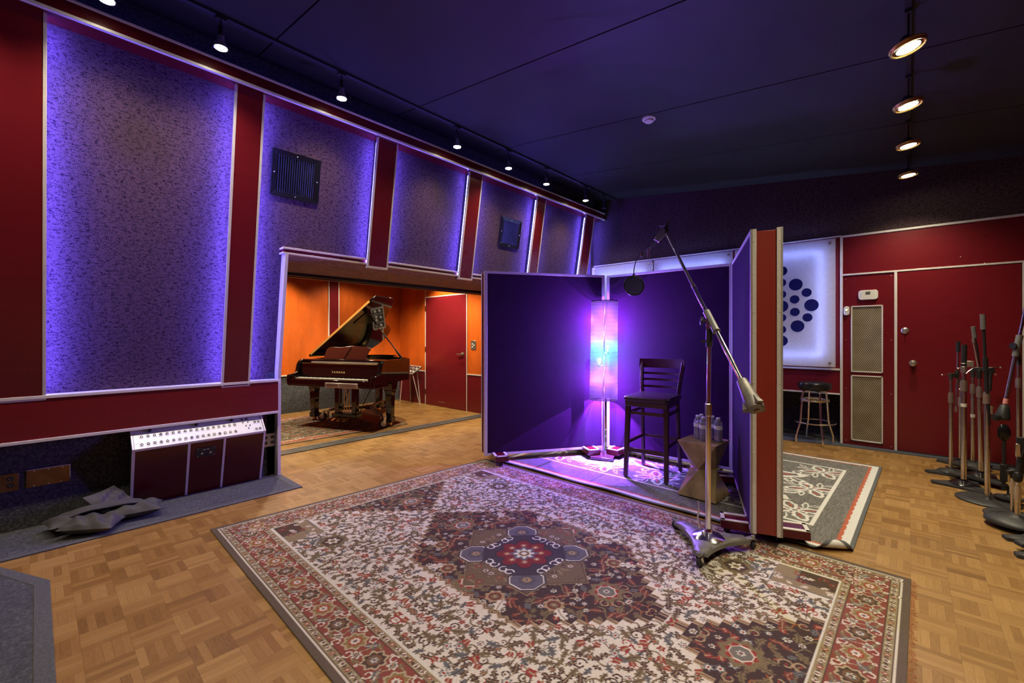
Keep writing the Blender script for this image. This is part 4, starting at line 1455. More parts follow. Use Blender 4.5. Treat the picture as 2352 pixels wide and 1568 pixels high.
for i in range(24):
    for k_ in range(4):
        F.append((i * 4 + k_, i * 4 + (k_ + 1) % 4, (i + 1) * 4 + (k_ + 1) % 4, (i + 1) * 4 + k_))
F += [(0, 1, 2, 3), (99, 98, 97, 96)]
obj('strap', M().add(V, F), MAT['bag'], t)

# ------------------------------------------------------------------ rolling partitions (gobos)
def partition(p0, p1, side, label, height=2.03, thick=0.18, zb=0.085, tags=False, low_near=False):
    """front face runs p0 -> p1 on the floor; thickness grows to the `side` (+1 left of p0->p1)"""
    p0 = Vector((*p0, 0)); p1 = Vector((*p1, 0))
    L = (p1 - p0).length
    a = math.atan2(p1.y - p0.y, p1.x - p0.x)
    t = thing('rolling_partition', label, 'partition', p0, a, 'rolling acoustic partitions')
    T = thick * side
    ya, yb = min(0, T), max(0, T)
    e = 0.012
    obj('core', M().box(e, L - e, ya + e, yb - e, zb, height - e), MAT['gobo_red'], t, bevel=0.002)
    m = M().box(0.03, L - 0.03, ya + 0.004, ya + 0.03, zb + .03, height - .03)
    obj('fabric_panel', m, MAT['gobo_fabric'], t)
    m = M().box(0.03, L - 0.03, yb - 0.03, yb - 0.004, zb + .03, height - .03)
    obj('fabric_panel', m, MAT['gobo_fabric'], t)
    m = M()
    w_ = 0.034
    for (xa, xb_) in ((0, w_), (L - w_, L)):
        for (y_, s) in ((ya, 1), (yb, -1)):
            m.box(xa, xb_, min(y_, y_ + s * .014), max(y_, y_ + s * .014), zb, height)
            xe = 0 if xa == 0 else L - .004
            m.box(xe, xe + .004, min(y_, y_ + s * w_), max(y_, y_ + s * w_), zb, height)
    for z in (zb, height - w_ * .7):
        for (y_, s) in ((ya, 1), (yb, -1)):
            m.box(w_, L - w_, min(y_, y_ + s * .013), max(y_, y_ + s * .013), z, z + w_ * .7)
    for (y_, s) in ((ya, 1), (yb, -1)):
        m.box(0, L, min(y_, y_ + s * w_), max(y_, y_ + s * w_), height - .004, height)
    obj('edge_angle', m, MAT['trim'], t, bevel=0.001)
    m = M()
    for z in (.16, .60, 1.05, 1.50, 1.95):
        for y_ in (ya + .017, yb - .017):
            for xe, d in ((0, -1), (L, 1)):
                m.lathe([(.005, 0), (.004, .002)], (xe, y_, z), (d, 0, 0), 8)
    obj('rivets', m, MAT['trim'], t)
    for xc in (0.155, L - 0.20):
        f = obj('foot', M().box(xc - .07, xc + .07, ya - .165, yb + .165, .058, .112), MAT['red_dark'], t, bevel=0.002)
        m = M()
        for (q0, q1) in ((ya - .165, ya), (yb, yb + .165)):
            m.box(xc - .07, xc - .045, q0, q1, .110, .117).box(xc + .045, xc + .07, q0, q1, .110, .117)
            m.box(xc - .07, xc + .07, q0 if q0 < ya else q1 - .025, q0 + .025 if q0 < ya else q1, .110, .117)
        obj('foot_trim', m, MAT['trim_white'], f, bevel=0.001)
        for yy in (ya - .125, yb + .125):
            lo_ = .0085 if (xc < .3 and side != 0 and low_near) else .0175
            m = M().cyl((xc - .010, yy, lo_ + .0215), (xc + .010, yy, lo_ + .0215), .0215, n=16)
            obj('caster', m, MAT['rubber'], f)
            m = M().beam((xc, yy, .06), (xc, yy, .034), .03, .012, (0, 1, 0))
            obj('caster_fork', M().box(xc - .014, xc - .011, yy - .01, yy + .01, .03, .06).box(xc + .011, xc + .014, yy - .01, yy + .01, .03, .06), MAT['black'], f)
    if tags:
        obj('paper_label', M().box(-.0015, 0, min(T * .35, T * .65), max(T * .35, T * .65), zb + .02, .46), MAT['paper_tag'], t)
        obj('tape', M().box(-.002, 0, min(T * .3, T * .7), max(T * .3, T * .7), .52, .545), MAT['plywood'], t)
        obj('latch', M().box(-.004, 0, min(T * .38, T * .62), max(T * .38, T * .62), .475, .515), MAT['black'], t)
    return t


partition((-3.292, 3.180), (-2.532, 4.330), 1, 'left rolling partition, nearest the piano room opening', low_near=True)
partition((-2.530, 4.372), (-1.212, 4.402), 1, 'rear rolling partition behind the bar chair and floor lamp', tags=True)
partition((-0.747, 3.085), (-1.216, 4.372), -1, 'right rolling partition seen end-on, its red edge facing the viewer', low_near=True)

# ------------------------------------------------------------------ paper floor lamp
LX, LY = -2.452, 4.165
ZR = 0.024
t = thing('floor_lamp', 'floor lamp with a tall ribbed paper shade glowing pink and teal', 'floor lamp', (LX, LY, ZR), math.radians(20))
obj('base', M().box(-.12, .12, -.12, .12, 0, .03), MAT['espresso'], t, bevel=0.004)
obj('pole', M().cyl((0, 0, .03), (.001, 0, .66), .011), MAT['nickel'], t)
obj('silhouette_rod', M().cyl((.001, 0, .66), (0.015, 0, 1.71), .009), MAT['black'], t)  # pole inside the shade coloured black to show as a dark silhouette
prof = []
n = 46
for i in range(n + 1):
    z = .632 + i * (1.705 - .632) / n
    prof.append((0.1455 + (.0018 if i % 2 else -.0012) + .004 * math.sin(z * 3), z))
m = M()
k = 48
vs_, fs = [], []
for r, z in prof:
    for j in range(k):
        a = 2 * math.pi * j / k
        vs_.append((r * math.cos(a) + .012 * (z - .6), r * math.sin(a) + .0, z))
for i in range(n):
    for j in range(k):
        fs.append((i * k + j, i * k + (j + 1) % k, (i + 1) * k + (j + 1) % k, (i + 1) * k + j))
m.add(vs_, fs)
obj('paper_shade', m, MAT['paper_shade'], t)
m = M()
for i in range(0, n + 1, 2):
    r, z = prof[i]
    m.tube([(r * math.cos(a * math.pi / 16) + .012 * (z - .6), r * math.sin(a * math.pi / 16), z) for a in range(32)], .0005, 4, closed=True)
for a in (0.3, 2.4, 4.5):
    for z in (.64, 1.70):
        m.cyl((.01, 0, z), (.1455 * math.cos(a) + .012 * (z - .6), .1455 * math.sin(a), z), .002, n=6)
obj('added_spill_disc', M().lathe([(.016, 0), (.142, 0)], (.013, 0, 1.695), n=40), MAT['paper_shade'], t)  # added paper disc, closes the shade top to cut spill on the ceiling
obj('wire_ribs', m, MAT['black'], t)
TEALB = emit('teal_bulb_glass', (.55, 1.0, .9), 7.0)
TEALB.node_tree.nodes['Principled BSDF'].inputs['Base Color'].default_value = (.01, .01, .01, 1)
for dx, z in ((-.045, 1.035), (.045, 1.175)):
    b = obj('bulb', M().lathe([(.010, -.03), (.012, -.01), (.024, .012), (.024, .03), (.012, .045), (.001, .048)], (dx, 0, z), n=14), TEALB, t)
    obj('lamp_holder', M().cyl((.008, 0, z - .035), (dx, 0, z - .035), .006).cyl((dx, 0, z - .05), (dx, 0, z - .028), .013), MAT['black_plastic'], t)
    lamp('teal_bulb', 'POINT', (.015, dx * 1.2, z + (.05 if dx < 0 else .03)), (.12, 1.0, .80), TEAL_W, t, 0.0)
for k_, (z, p) in enumerate(((.735, .55), (.82, .8), (.90, .9), (.965, .45), (1.285, .45), (1.345, .9), (1.42, .8), (1.50, .8), (1.585, .65))):
    lamp('violet_bulb', 'POINT', (.07 * math.cos(2.2 * k_), .07 * math.sin(2.2 * k_), z), (.27, .065, 1.0), VIOLET_W * p, t, 0.0)

# ------------------------------------------------------------------ bar chair in the booth
t = thing('bar_chair', 'dark wooden bar chair with slatted back inside the partition booth', 'chair', (-1.79, 3.79, ZR), math.radians(5.6))
FL, FRt, RL, RR = (-.19, 0), (.19, 0), (-.185, .46), (.185, .46)
SH = .735
for (x, y) in (FL, FRt):
    m = M()
    sx = 1 if x > 0 else -1
    m.hexa([(x - .018, y - .018, 0), (x + .018, y - .018, 0), (x + .018, y + .018, 0), (x - .018, y + .018, 0),
            (x - .022 - sx * .012, y + .012, SH - .04), (x + .022 - sx * .012, y + .012, SH - .04), (x + .022 - sx * .012, y + .056, SH - .04), (x - .022 - sx * .012, y + .056, SH - .04)])
    obj('leg', m, MAT['espresso'], t, bevel=0.004)
for (x, y) in (RL, RR):
    sx = 1 if x > 0 else -1
    pts = [(x, y, 0), (x - sx * .008, y - .045, .38), (x - sx * .012, y - .06, .70), (x + sx * .004, y - .035, .86), (x + sx * .022, y + .02, 1.06)]
    m = M()
    for a, b in zip(pts[:-1], pts[1:]):
        m.beam(a, b, .030, .040, (0, 1, 0))
    obj('leg', m, MAT['espresso'], t, bevel=0.004)
# seat: apron and padded top
m = M().hexa([(-.195, .0, SH - .075), (.195, .0, SH - .075), (.185, .42, SH - .075), (-.185, .42, SH - .075), (-.20, -.005, SH - .02), (.20, -.005, SH - .02), (.19, .425, SH - .02), (-.19, .425, SH - .02)])
obj('seat_frame', m, MAT['espresso'], t, bevel=0.006)
pts = rounded(.215, .225, .05, 6)
m = M()
ring = []
for z, s in ((SH - .022, .97), (SH - .008, 1.0), (SH + .010, .995), (SH + .022, .95), (SH + .028, .80), (SH + .029, .4)):
    ring.append([(x * s, y * s + .20, z) for x, y in pts])
n = len(pts)
vs_ = [p for r in ring for p in r]
fs = [(i * n + j, i * n + (j + 1) % n, (i + 1) * n + (j + 1) % n, (i + 1) * n + j) for i in range(len(ring) - 1) for j in range(n)] + [tuple(range(n - 1, -1, -1)), tuple((len(ring) - 1) * n + j for j in range(n))]
obj('seat', M().add(vs_, fs), MAT['leather'], t)


def bow(z0, z1, half, y0, th, dep):
    m = M()
    K = 12
    V = []
    for i in range(K + 1):
        x = -half + 2 * half * i / K
        y = y0 + dep * (1 - (x / half) ** 2)
        V.append((x, y, z0, z1))
    for i in range(K):
        a, b = V[i], V[i + 1]
        m.hexa([(a[0], a[1] - th, a[2]), (b[0], b[1] - th, b[2]), (b[0], b[1], b[2]), (a[0], a[1], a[2]),
                (a[0], a[1] - th + .012 * (z1 - z0) / .1, a[3]), (b[0], b[1] - th + .012 * (z1 - z0) / .1, b[3]), (b[0], b[1] + .012 * (z1 - z0) / .1, b[3]), (a[0], a[1] + .012 * (z1 - z0) / .1, a[3])])
    return m


obj('top_rail', bow(1.00, 1.09, .225, .47, .024, .03), MAT['espresso'], t)
for z, y in ((.945, .455), (.885, .435), (.815, .42)):
    obj('back_slat', bow(z - .011, z + .011, .18, y, .014, .025), MAT['espresso'], t)
m = M().beam((-.185, .012, .255), (.185, .012, .255), .026, .040)
obj('footrest', m, MAT['espresso'], t, bevel=0.003)
for x in (-.185, .185):
    obj('stretcher', M().beam((x, .02, .315), (x * .97, .42, .315), .020, .032), MAT['espresso'], t, bevel=0.003)
    obj('stretcher', M().beam((x * .96, .03, .60), (x * .95, .40, .60), .018, .030), MAT['espresso'], t, bevel=0.003)
obj('stretcher', M().beam((-.18, .425, .315), (.18, .425, .315), .02, .03), MAT['espresso'], t, bevel=0.003)
obj('stretcher', M().beam((-.17, .03, .60), (.17, .03, .60), .018, .030), MAT['espresso'], t, bevel=0.003)

# ------------------------------------------------------------------ faceted bronze side table with water bottles
t = thing('side_table', 'faceted bronze hourglass side table beside the bar chair', 'side table', (-1.268, 3.775, ZR), math.radians(-3))
S, H_, I = .157, .452, .105
Tq = [(-S, -S, H_), (S, -S, H_), (S, S, H_), (-S, S, H_)]
Bq = [(-S, -S, 0), (S, -S, 0), (S, S, 0), (-S, S, 0)]
Mq = [(0, -I, H_ / 2), (I, 0, H_ / 2), (0, I, H_ / 2), (-I, 0, H_ / 2)]
m = M()
V = Tq + Bq + Mq
F = [(0, 1, 2, 3), (7, 6, 5, 4)]
for i in range(4):
    j = (i + 1) % 4
    F += [(i, 8 + i, j), (j, 8 + i, 8 + j), (4 + i, 4 + j, 8 + i), (4 + j, 8 + j, 8 + i)]
m.add(V, F)
obj('body', m, MAT['bronze'], t, bevel=0.0025, angle=0.1)


def bottle(loc, label):
    t = thing('water_bottle', label, 'bottle', loc, 0, 'water bottles on the side table')
    prof = [(.026, .0), (.0315, .006), (.0315, .012)]
    z = .014
    while z < .088:
        prof += [(.0315, z), (.0295, z + .004), (.0315, z + .008)]
        z += .0105
    prof += [(.0322, .100), (.0322, .134), (.0305, .137), (.0322, .140), (.031, .152), (.026, .166), (.018, .176), (.0125, .182), (.0125, .186)]
    obj('body', M().lathe(prof, n=28), MAT['bottle'], t, angle=1.2)
    obj('water', M().lathe([(.024, .002), (.0285, .008), (.0285, .150), (.024, .163), (.001, .1635)], n=24), MAT['water'], t)
    obj('label', M().lathe([(.0326, .101), (.0328, .102), (.0328, .132), (.0326, .133)], n=28), MAT['bottle_label'], t)
    obj('cap', M().lathe([(.0150, .181), (.0155, .183), (.0155, .195), (.0138, .197)], n=22), MAT['white_plastic'], t)


ZT = ZR + .4525
for (x, y), nm in zip(((-1.325, 3.800), (-1.262, 3.752), (-1.318, 3.872), (-1.222, 3.852), (-1.158, 3.795)),
                      ('left front water bottle in the cluster on the bronze table', 'water bottle right behind the microphone stand pole, frontmost of the five',
                       'rear left water bottle, its cap highest of the cluster', 'water bottle just right of the microphone stand pole, partly hidden by it', 'rightmost water bottle on the bronze table, standing apart')):
    bottle((x, y, ZT), nm)

# ------------------------------------------------------------------ big studio boom stand
BX, BY = -.925, 2.835
t = thing('boom_stand', 'tall chrome boom microphone stand on a three-wheeled cast base', 'microphone stand', (BX, BY, .009))
tips = [Vector((-.275, .155, 0)), Vector((.205, .20, 0)), Vector((.030, -.245, 0))]
# concave triangular cast plate
out = []
for i in range(3):
    a, b = tips[i], tips[(i + 1) % 3]
    a2, b2 = a * .86, b * .86
    da = Vector((-a.y, a.x, 0)).normalized() * .040; db = Vector((-b.y, b.x, 0)).normalized() * .040
    s = 1 if (a.x * b.y - a.y * b.x) > 0 else -1
    P0, P2 = a2 + da * s, b2 - db * s
    P1 = (a + b) * .27
    for k in range(13):
        u = k / 12
        q = P0 * (1 - u) ** 2 + P1 * 2 * u * (1 - u) + P2 * u * u
        out.append(q)
nn = len(out)
V, F = [], []
for z, s in ((.052, 1.0), (.062, 1.0), (.075, .97), (.086, .72), (.094, .36)):
    V += [(q.x * s, q.y * s, z) for q in out]
for i in range(4):
    for j in range(nn):
        F.append((i * nn + j, i * nn + (j + 1) % nn, (i + 1) * nn + (j + 1) % nn, (i + 1) * nn + j))
F += [tuple(range(nn - 1, -1, -1)), tuple(4 * nn + j for j in range(nn))]
bs = obj('base', M().add(V, F), MAT['cast'], t, angle=0.9)
obj('hub', M().lathe([(.092, .078), (.095, .088), (.078, .100), (.045, .112), (.027, .122), (.024, .135)], n=32), MAT['chrome'], t)
for q, ca in zip(tips, (.6, 2.2, 1.4)):
    m = M().beam(q * .80 + Vector((0, 0, .064)), q * 1.02 + Vector((0, 0, .074)), .036, .014).cyl(q + Vector((0, 0, .06)), q + Vector((0, 0, .088)), .012)
    arm = obj('caster_arm', m, MAT['cast'], t, bevel=0.003)
    d = Vector((math.cos(ca), math.sin(ca), 0))
    sd = Vector((-d.y, d.x, 0))
    c = q + d * .012 + Vector((0, 0, .030))
    m = M()
    for s in (-1, 1):
        m.beam(q + sd * s * .016 + Vector((0, 0, .062)), c + sd * s * .016, .020, .003, tuple(sd))
    m.cyl(c - sd * .021, c + sd * .021, .005, n=8)
    obj('caster_fork', m, MAT['chrome_soft'], arm)
    obj('caster_wheel', M().lathe([(.012, -.012), (.026, -.011), (.0295, -.006), (.0295, .006), (.026, .011), (.012, .012)], c, sd, 24), MAT['rubber'], arm)
obj('lower_pole', M().cyl((0, 0, .12), (0.002, 0, .845), .0165, n=24), MAT['chrome'], t)
obj('clutch', M().lathe([(.0175, 0), (.021, .005), (.021, .075), (.0175, .080), (.0165, .092)], (0.002, 0, .838), n=8), MAT['chrome_soft'], t, angle=.3)
obj('upper_pole', M().cyl((0.002, 0, .90), (0.006, 0, 1.295), .0125, n=20), MAT['chrome'], t)
obj('hook', M().tube([(-.045, -.012, .13), (-.050, -.012, .165), (-.060, -.012, .19), (-.052, -.012, .235), (-.056, -.012, .30)], [.009, .008, .006, .0055, .004], 8).cyl((-.05, -.012, .105), (-.03, -.005, .11), .008), MAT['chrome_soft'], t)
obj('swivel_post', M().lathe([(.018, 0), (.019, .01), (.019, .10), (.016, .112)], (0.006, 0, 1.27), n=20).cyl((-.012, 0, 1.305), (-.036, 0, 1.305), .008), MAT['iron'], t)
J = Vector((0.020, -.006, 1.432))
TIP = Vector((-1.395, 3.315, 2.150)) - Vector((BX, BY, .009))
dd = (TIP - J).normalized()
m = M().beam((0.006, 0, 1.37), (0.002, -.004, 1.45), .030, .022).beam((0.006, .004, 1.40), tuple(J - dd * .03), .024, .020)
obj('swivel_bracket', m, MAT['chrome_soft'], t, bevel=0.003)
obj('swivel_knob', M().lathe([(.006, 0), (.008, .02), (.026, .024), (.028, .034), (.020, .040)], (-.004, -.006, 1.43), (-1, -.15, .1), 10), MAT['black_plastic'], t)
obj('lock_wheel', M().lathe([(.006, 0), (.007, .02), (.022, .022), (.022, .03)], (.018, .0, 1.372), (.9, -.3, -.2), 10), MAT['black_plastic'], t)
obj('boom_clamp', M().cyl(J - dd * .085, J + dd * .085, .0215, n=18).cyl(J - dd * .092, J - dd * .085, .024, n=18), MAT['grey_metal'], t)
CW = J - dd * .50
obj('boom_tube', M().cyl(CW, J + dd * .34, .0135, n=16), MAT['chrome'], t)
obj('boom_tube', M().cyl(J + dd * .32, TIP, .0105, n=16).cyl(J + dd * .325, J + dd * .345, .0150, n=16), MAT['chrome_soft'], t)
prof = [(.022, -.20), (.027, -.195), (.040, -.075), (.044, -.035), (.043, -.01), (.030, 0), (.012, 0), (.011, .004)]
cwt = obj('counterweight', M().lathe([(r, -h) for r, h in prof][::-1], CW - dd * .165, dd, 24), MAT['cast'], t)
for k in range(3):
    a = k * 2.094 + .5
    u = dd.cross(Vector((0, 0, 1))).normalized(); v = dd.cross(u)
    e = u * math.cos(a) + v * math.sin(a); s_ = dd.cross(e)
    c0 = CW - dd * .075; c1 = CW - dd * .15
    m = M().hexa([tuple(c0 + e * .03 - s_ * .004), tuple(c0 + e * .03 + s_ * .004), tuple(c1 + e * .03 + s_ * .022), tuple(c1 + e * .03 - s_ * .022),
                  tuple(c0 + e * .034 - s_ * .003), tuple(c0 + e * .034 + s_ * .003), tuple(c1 + e * .064 + s_ * .015), tuple(c1 + e * .064 - s_ * .015)])
    obj('fin', m, MAT['cast'], cwt, bevel=0.004)
obj('end_plug', M().cyl(CW - dd * .164, CW - dd * .170, .014), MAT['brass'], cwt)
# bracket at the far end of the boom
E0 = TIP
side = Vector((-.80, -.28, -.52)).normalized()
upv = Vector((-.05, .25, .97)).normalized()
K1 = E0 + Vector((-.035, .03, .055)); K2 = E0 + Vector((-.07, .0, -.05)); K3 = E0 + Vector((-.175, -.06, -.155))
m = M().beam(E0 - dd * .01, E0 + upv * .06, .03, .022).beam(E0 + upv * .06 + Vector((-.05, .02, .01)), E0 + upv * .06 + Vector((.02, -.02, .012)), .016, .016)
m.lathe([(.004, 0), (.005, .016), (.014, .018), (.014, .028)], E0 + upv * .07 + Vector((.02, -.01, 0)), (.4, -.2, .8), 10)
m.lathe([(.004, 0), (.005, .012), (.012, .014), (.010, .024)], E0 + upv * .07 + Vector((-.05, .02, 0)), (-.5, .2, .7), 10)
obj('boom_head', m, MAT['iron'], t, bevel=0.002)
m = M().sweep([tuple(q) for q in (E0 + upv * .06 + Vector((-.03, 0, 0)), E0 + Vector((.005, 0, -.01)), K2 + Vector((.01, 0, -.02)), K2 + Vector((-.03, 0, .01)))], (.008, -.018, .004))
obj('bracket_plate', m, MAT['chrome_soft'], t, bevel=0.002)
m = M()
for o in (-.008, .010):
    m.beam(K2 + Vector((0, 0, o)), K3 + Vector((0, 0, o)), .010, .007)
m.cyl(K2 * .45 + K3 * .55, K2 * .45 + K3 * .55 + Vector((-.01, .01, -.075)), .009, n=10).cyl(K3 + Vector((0, 0, -.018)), K3 + Vector((0, 0, .014)), .012, n=10)
obj('bracket_arm', m, MAT['chrome_soft'], t)

K3w = K3 + Vector((BX, BY, .009))
PFR = .077
PC = K3w + Vector((-.055, -.02, -.245))
t = thing('pop_filter', 'round black pop filter hanging on a thin gooseneck from the boom', 'pop filter', PC)
nrm = Vector((.62, -.76, .10)).normalized()
u = nrm.cross(Vector((0, 0, 1))).normalized(); v = u.cross(nrm)
obj('hoop', M().tube([u * PFR * math.cos(a * math.pi / 20) + v * PFR * math.sin(a * math.pi / 20) for a in range(40)], .0055, 8, closed=True), MAT['black_plastic'], t)
obj('mesh_screen', M().lathe([(.0005, -.001), (PFR - .002, -.001), (PFR - .002, .001), (.0005, .001)], (0, 0, 0), nrm, 40), MAT['mesh_screen'], t)
top = K3w - PC
pts = []
for i in range(15):
    s_ = i / 14
    p = v * PFR * 1.02 * (1 - s_) + Vector((top.x - .012, top.y, top.z + .02)) * s_
    p.x += -.030 * math.sin(math.pi * s_) * .6
    pts.append(p)
pts.append(top + Vector((-.004, 0, .022))); pts.append(top + Vector((.006, 0, .006)))
obj('gooseneck', M().tube(pts, .0038, 8), MAT['black'], t)
obj('yoke', M().lathe([(.012, -.006), (.010, .016), (.005, .024)], v * PFR * .98, v, 12), MAT['black_plastic'], t)

# ------------------------------------------------------------------ chrome stool by the back wall
t = thing('round_stool', 'chrome bar stool with a round black vinyl seat near the back wall', 'stool', (-.872, 6.60, .006), math.radians(20))
SZ = .765
obj('seat', M().lathe([(.150, SZ - .088), (.172, SZ - .082), (.180, SZ - .055), (.178, SZ - .028), (.168, SZ - .010), (.130, SZ - .002), (.001, SZ)], n=40), MAT['vinyl'], t)
obj('swivel_plate', M().lathe([(.150, SZ - .100), (.155, SZ - .088)], n=32).cyl((0, 0, SZ - .115), (0, 0, SZ - .095), .06), MAT['black'], t)
for k in range(4):
    a = k * math.pi / 2 + .2
    c_, s_ = math.cos(a), math.sin(a)
    P = [(.02, SZ - .112), (.095, SZ - .112), (.125, SZ - .125), (.136, SZ - .16), (.160, .26), (.168, .235), (.205, .10), (.209, .085), (.209, .0)]
    obj('leg', M().tube([(r * c_, r * s_, z) for r, z in P], .0115, 12), MAT['chrome'], t)
for r, z in ((.150, .545), (.150, .530), (.215, .262)):
    obj('foot_ring', M().tube([(r * math.cos(q * math.pi / 24), r * math.sin(q * math.pi / 24), z) for q in range(48)], .0085, 10, closed=True), MAT['chrome'], t)
t = thing('coiled_cable', 'black cable loosely coiled on the floor behind the chrome stool', 'cable', (-1.1, 6.9, .006))
pts = []
for i in range(90):
    a = i * .21
    r = .20 + .05 * math.sin(i * .37)
    pts.append((r * 1.3 * math.cos(a) + .02 * math.sin(i * .9), r * .7 * math.sin(a), .006 + .004 * (i % 7 == 0) + .00012 * i))
obj('cable', M().tube(pts, .0045, 6), MAT['rubber'], t)

# ------------------------------------------------------------------ grand piano
PZ = 0.007
GP = thing('grand_piano', 'polished black grand piano with raised lid in the orange room', 'piano', (-6.145, 2.840, PZ), math.radians(24))
HW = .768


def spline(P, n):
    out = []
    k = len(P)
    for i in range(k - 1):
        p0, p1, p2, p3 = P[max(i - 1, 0)], P[i], P[i + 1], P[min(i + 2, k - 1)]
        for j in range(n):
            u = j / n
            out.append(tuple(0.5 * (2 * p1[d] + (p2[d] - p0[d]) * u + (2 * p0[d] - 5 * p1[d] + 4 * p2[d] - p3[d]) * u * u + (3 * p1[d] - p0[d] - 3 * p2[d] + p3[d]) * u ** 3) for d in range(2)))
    out.append(P[-1])
    return out


tail = spline([(HW, .80), (HW - .015, .93), (.60, 1.08), (.40, 1.18), (.22, 1.32), (.12, 1.48), (.06, 1.64), (-.03, 1.78), (-.18, 1.88), (-.38, 1.925), (-.56, 1.89), (-.69, 1.78), (-HW, 1.60)], 5)
outline = [(-HW, .30), (HW, .30)] + tail
inner = [(x * .955 + (-.012 if x > 0 else .012) * 0, .30 + (y - .30) * .975 + .015) for x, y in outline]
# rim: outer wall, open top with sound board inside
m = M()
n = len(outline)
V = [(x, y, .655) for x, y in outline] + [(x, y, .985) for x, y in outline] + [(x, y, .985) for x, y in inner] + [(x, y, .86) for x, y in inner]
F = [tuple(range(n - 1, -1, -1))]
for r in range(3):
    for i in range(n):
        j = (i + 1) % n
        F.append((r * n + i, r * n + j, (r + 1) * n + j, (r + 1) * n + i))
F.append(tuple(3 * n + i for i in range(n)))
obj('rim', m.add(V, F), MAT['piano'], GP, angle=0.5)
obj('iron_frame', M().prism([(x * .97, .32 + (y - .30) * .96) for x, y in inner], .862, .885), MAT['gold'], GP)
# key bed, arms, key slip
obj('key_bed', M().box(-HW, HW, .015, .34, .600, .662), MAT['piano'], GP, bevel=.006)
obj('key_slip', M().box(-HW + .05, HW - .05, .0, .02, .622, .705), MAT['piano'], GP, bevel=.004)
prof = spline([(.0, .62), (-.005, .70), (.004, .755), (.035, .772), (.085, .775), (.125, .785), (.160, .82), (.172, .87), (.190, .92), (.215, .955), (.245, .985)], 4) + [(.32, .985), (.32, .62)]
for s in (-1, 1):
    x0, x1 = (HW - .062, HW) if s > 0 else (-HW, -HW + .062)
    obj('arm', M().sweep([(x0, y, z) for y, z in prof], (x1 - x0, 0, 0)), MAT['piano'], GP, bevel=.005, angle=.7)
    xa, xb_ = (HW - .125, HW - .062) if s > 0 else (-HW + .062, -HW + .125)
    obj('key_block', M().box(xa, xb_, .022, .19, .66, .748), MAT['piano'], GP, bevel=.004)
fb = obj('fallboard', M().hexa([(-HW + .07, .185, .715), (HW - .07, .185, .715), (HW - .07, .205, .715), (-HW + .07, .205, .715),
                                (-HW + .07, .218, .925), (HW - .07, .218, .925), (HW - .07, .240, .925), (-HW + .07, .240, .925)]), MAT['piano'], GP, bevel=.003)
obj('fallboard_lip', M().box(-HW + .09, HW - .09, .195, .225, .918, .932), MAT['brass'], GP, bevel=.003)
obj('music_shelf', M().box(-HW + .065, HW - .065, .235, .42, .955, .985), MAT['piano'], GP, bevel=.003)
obj('felt_strip', M().box(-HW + .25, HW - .10, .220, .232, .935, .952), MAT['silver_panel'], GP)
text_mesh('lettering', 'YAMAHA', .044, plain('gold_leaf', (.85, .62, .30), .4), fb, (0.0, .1945, .800), (math.radians(81), 0, 0), .0006, space=1.5)
# 52 ivory and 36 ebony keys, each its own part
kw = 1.25 / 52
wk = mesh_of('white_key', M().box(-kw / 2 + .0006, kw / 2 - .0006, .030, .188, .690, .722), MAT['ivory'])
bk = mesh_of('black_key', M().hexa([(-.0048, .088, .70), (.0048, .088, .70), (.0048, .188, .70), (-.0048, .188, .70), (-.004, .096, .734), (.004, .096, .734), (.004, .188, .734), (-.004, .188, .734)]), MAT['black_gloss'])
for i in range(52):
    o = bpy.data.objects.new('white_key', wk); COL.objects.link(o); o.parent = GP
    o.location = (-.625 + (i + .5) * kw, 0, 0)
    if i < 51 and (i % 7) not in (1, 4):
        o = bpy.data.objects.new('black_key', bk); COL.objects.link(o); o.parent = GP
        o.location = (-.625 + (i + 1) * kw, 0, 0)
# silver control unit hanging under the key bed
cu_ = obj('control_unit', M().box(-.06, .50, -.012, .05, .596, .668), MAT['silver_panel'], GP, bevel=.003)
m = M()
for i in range(7):
    m.box(.20 + i * .04, .225 + i * .04, -.016, -.011, .618, .630).box(.20 + i * .04, .225 + i * .04, -.016, -.011, .642, .654)
obj('buttons', m.box(-.04, .16, -.015, -.011, .622, .65), MAT['grey_metal'], cu_)
# lid: hinged on the bass side, front flap folded back
AL = math.radians(36.5)
lo = [(x - (-HW - .012), y) for x, y in [(-HW - .012, .46), (HW + .012, .46)] + [(x * 1.017, y + .014 if y > 1.4 else y) for x, y in tail]]


def lid_xf(p, d):      # p in lid plane (s across, y along), d normal offset
    s_, y = p
    return (-HW - .012 + s_ * math.cos(AL) - d * math.sin(AL), y, 1.003 + s_ * math.sin(AL) + d * math.cos(AL))


def lid_slab(pts, d0, d1):
    k = len(pts)
    V = [lid_xf(p, d0) for p in pts] + [lid_xf(p, d1) for p in pts]
    return M().add(V, [tuple(range(k - 1, -1, -1)), tuple(range(k, 2 * k))] + [(i, (i + 1) % k, k + (i + 1) % k, k + i) for i in range(k)])


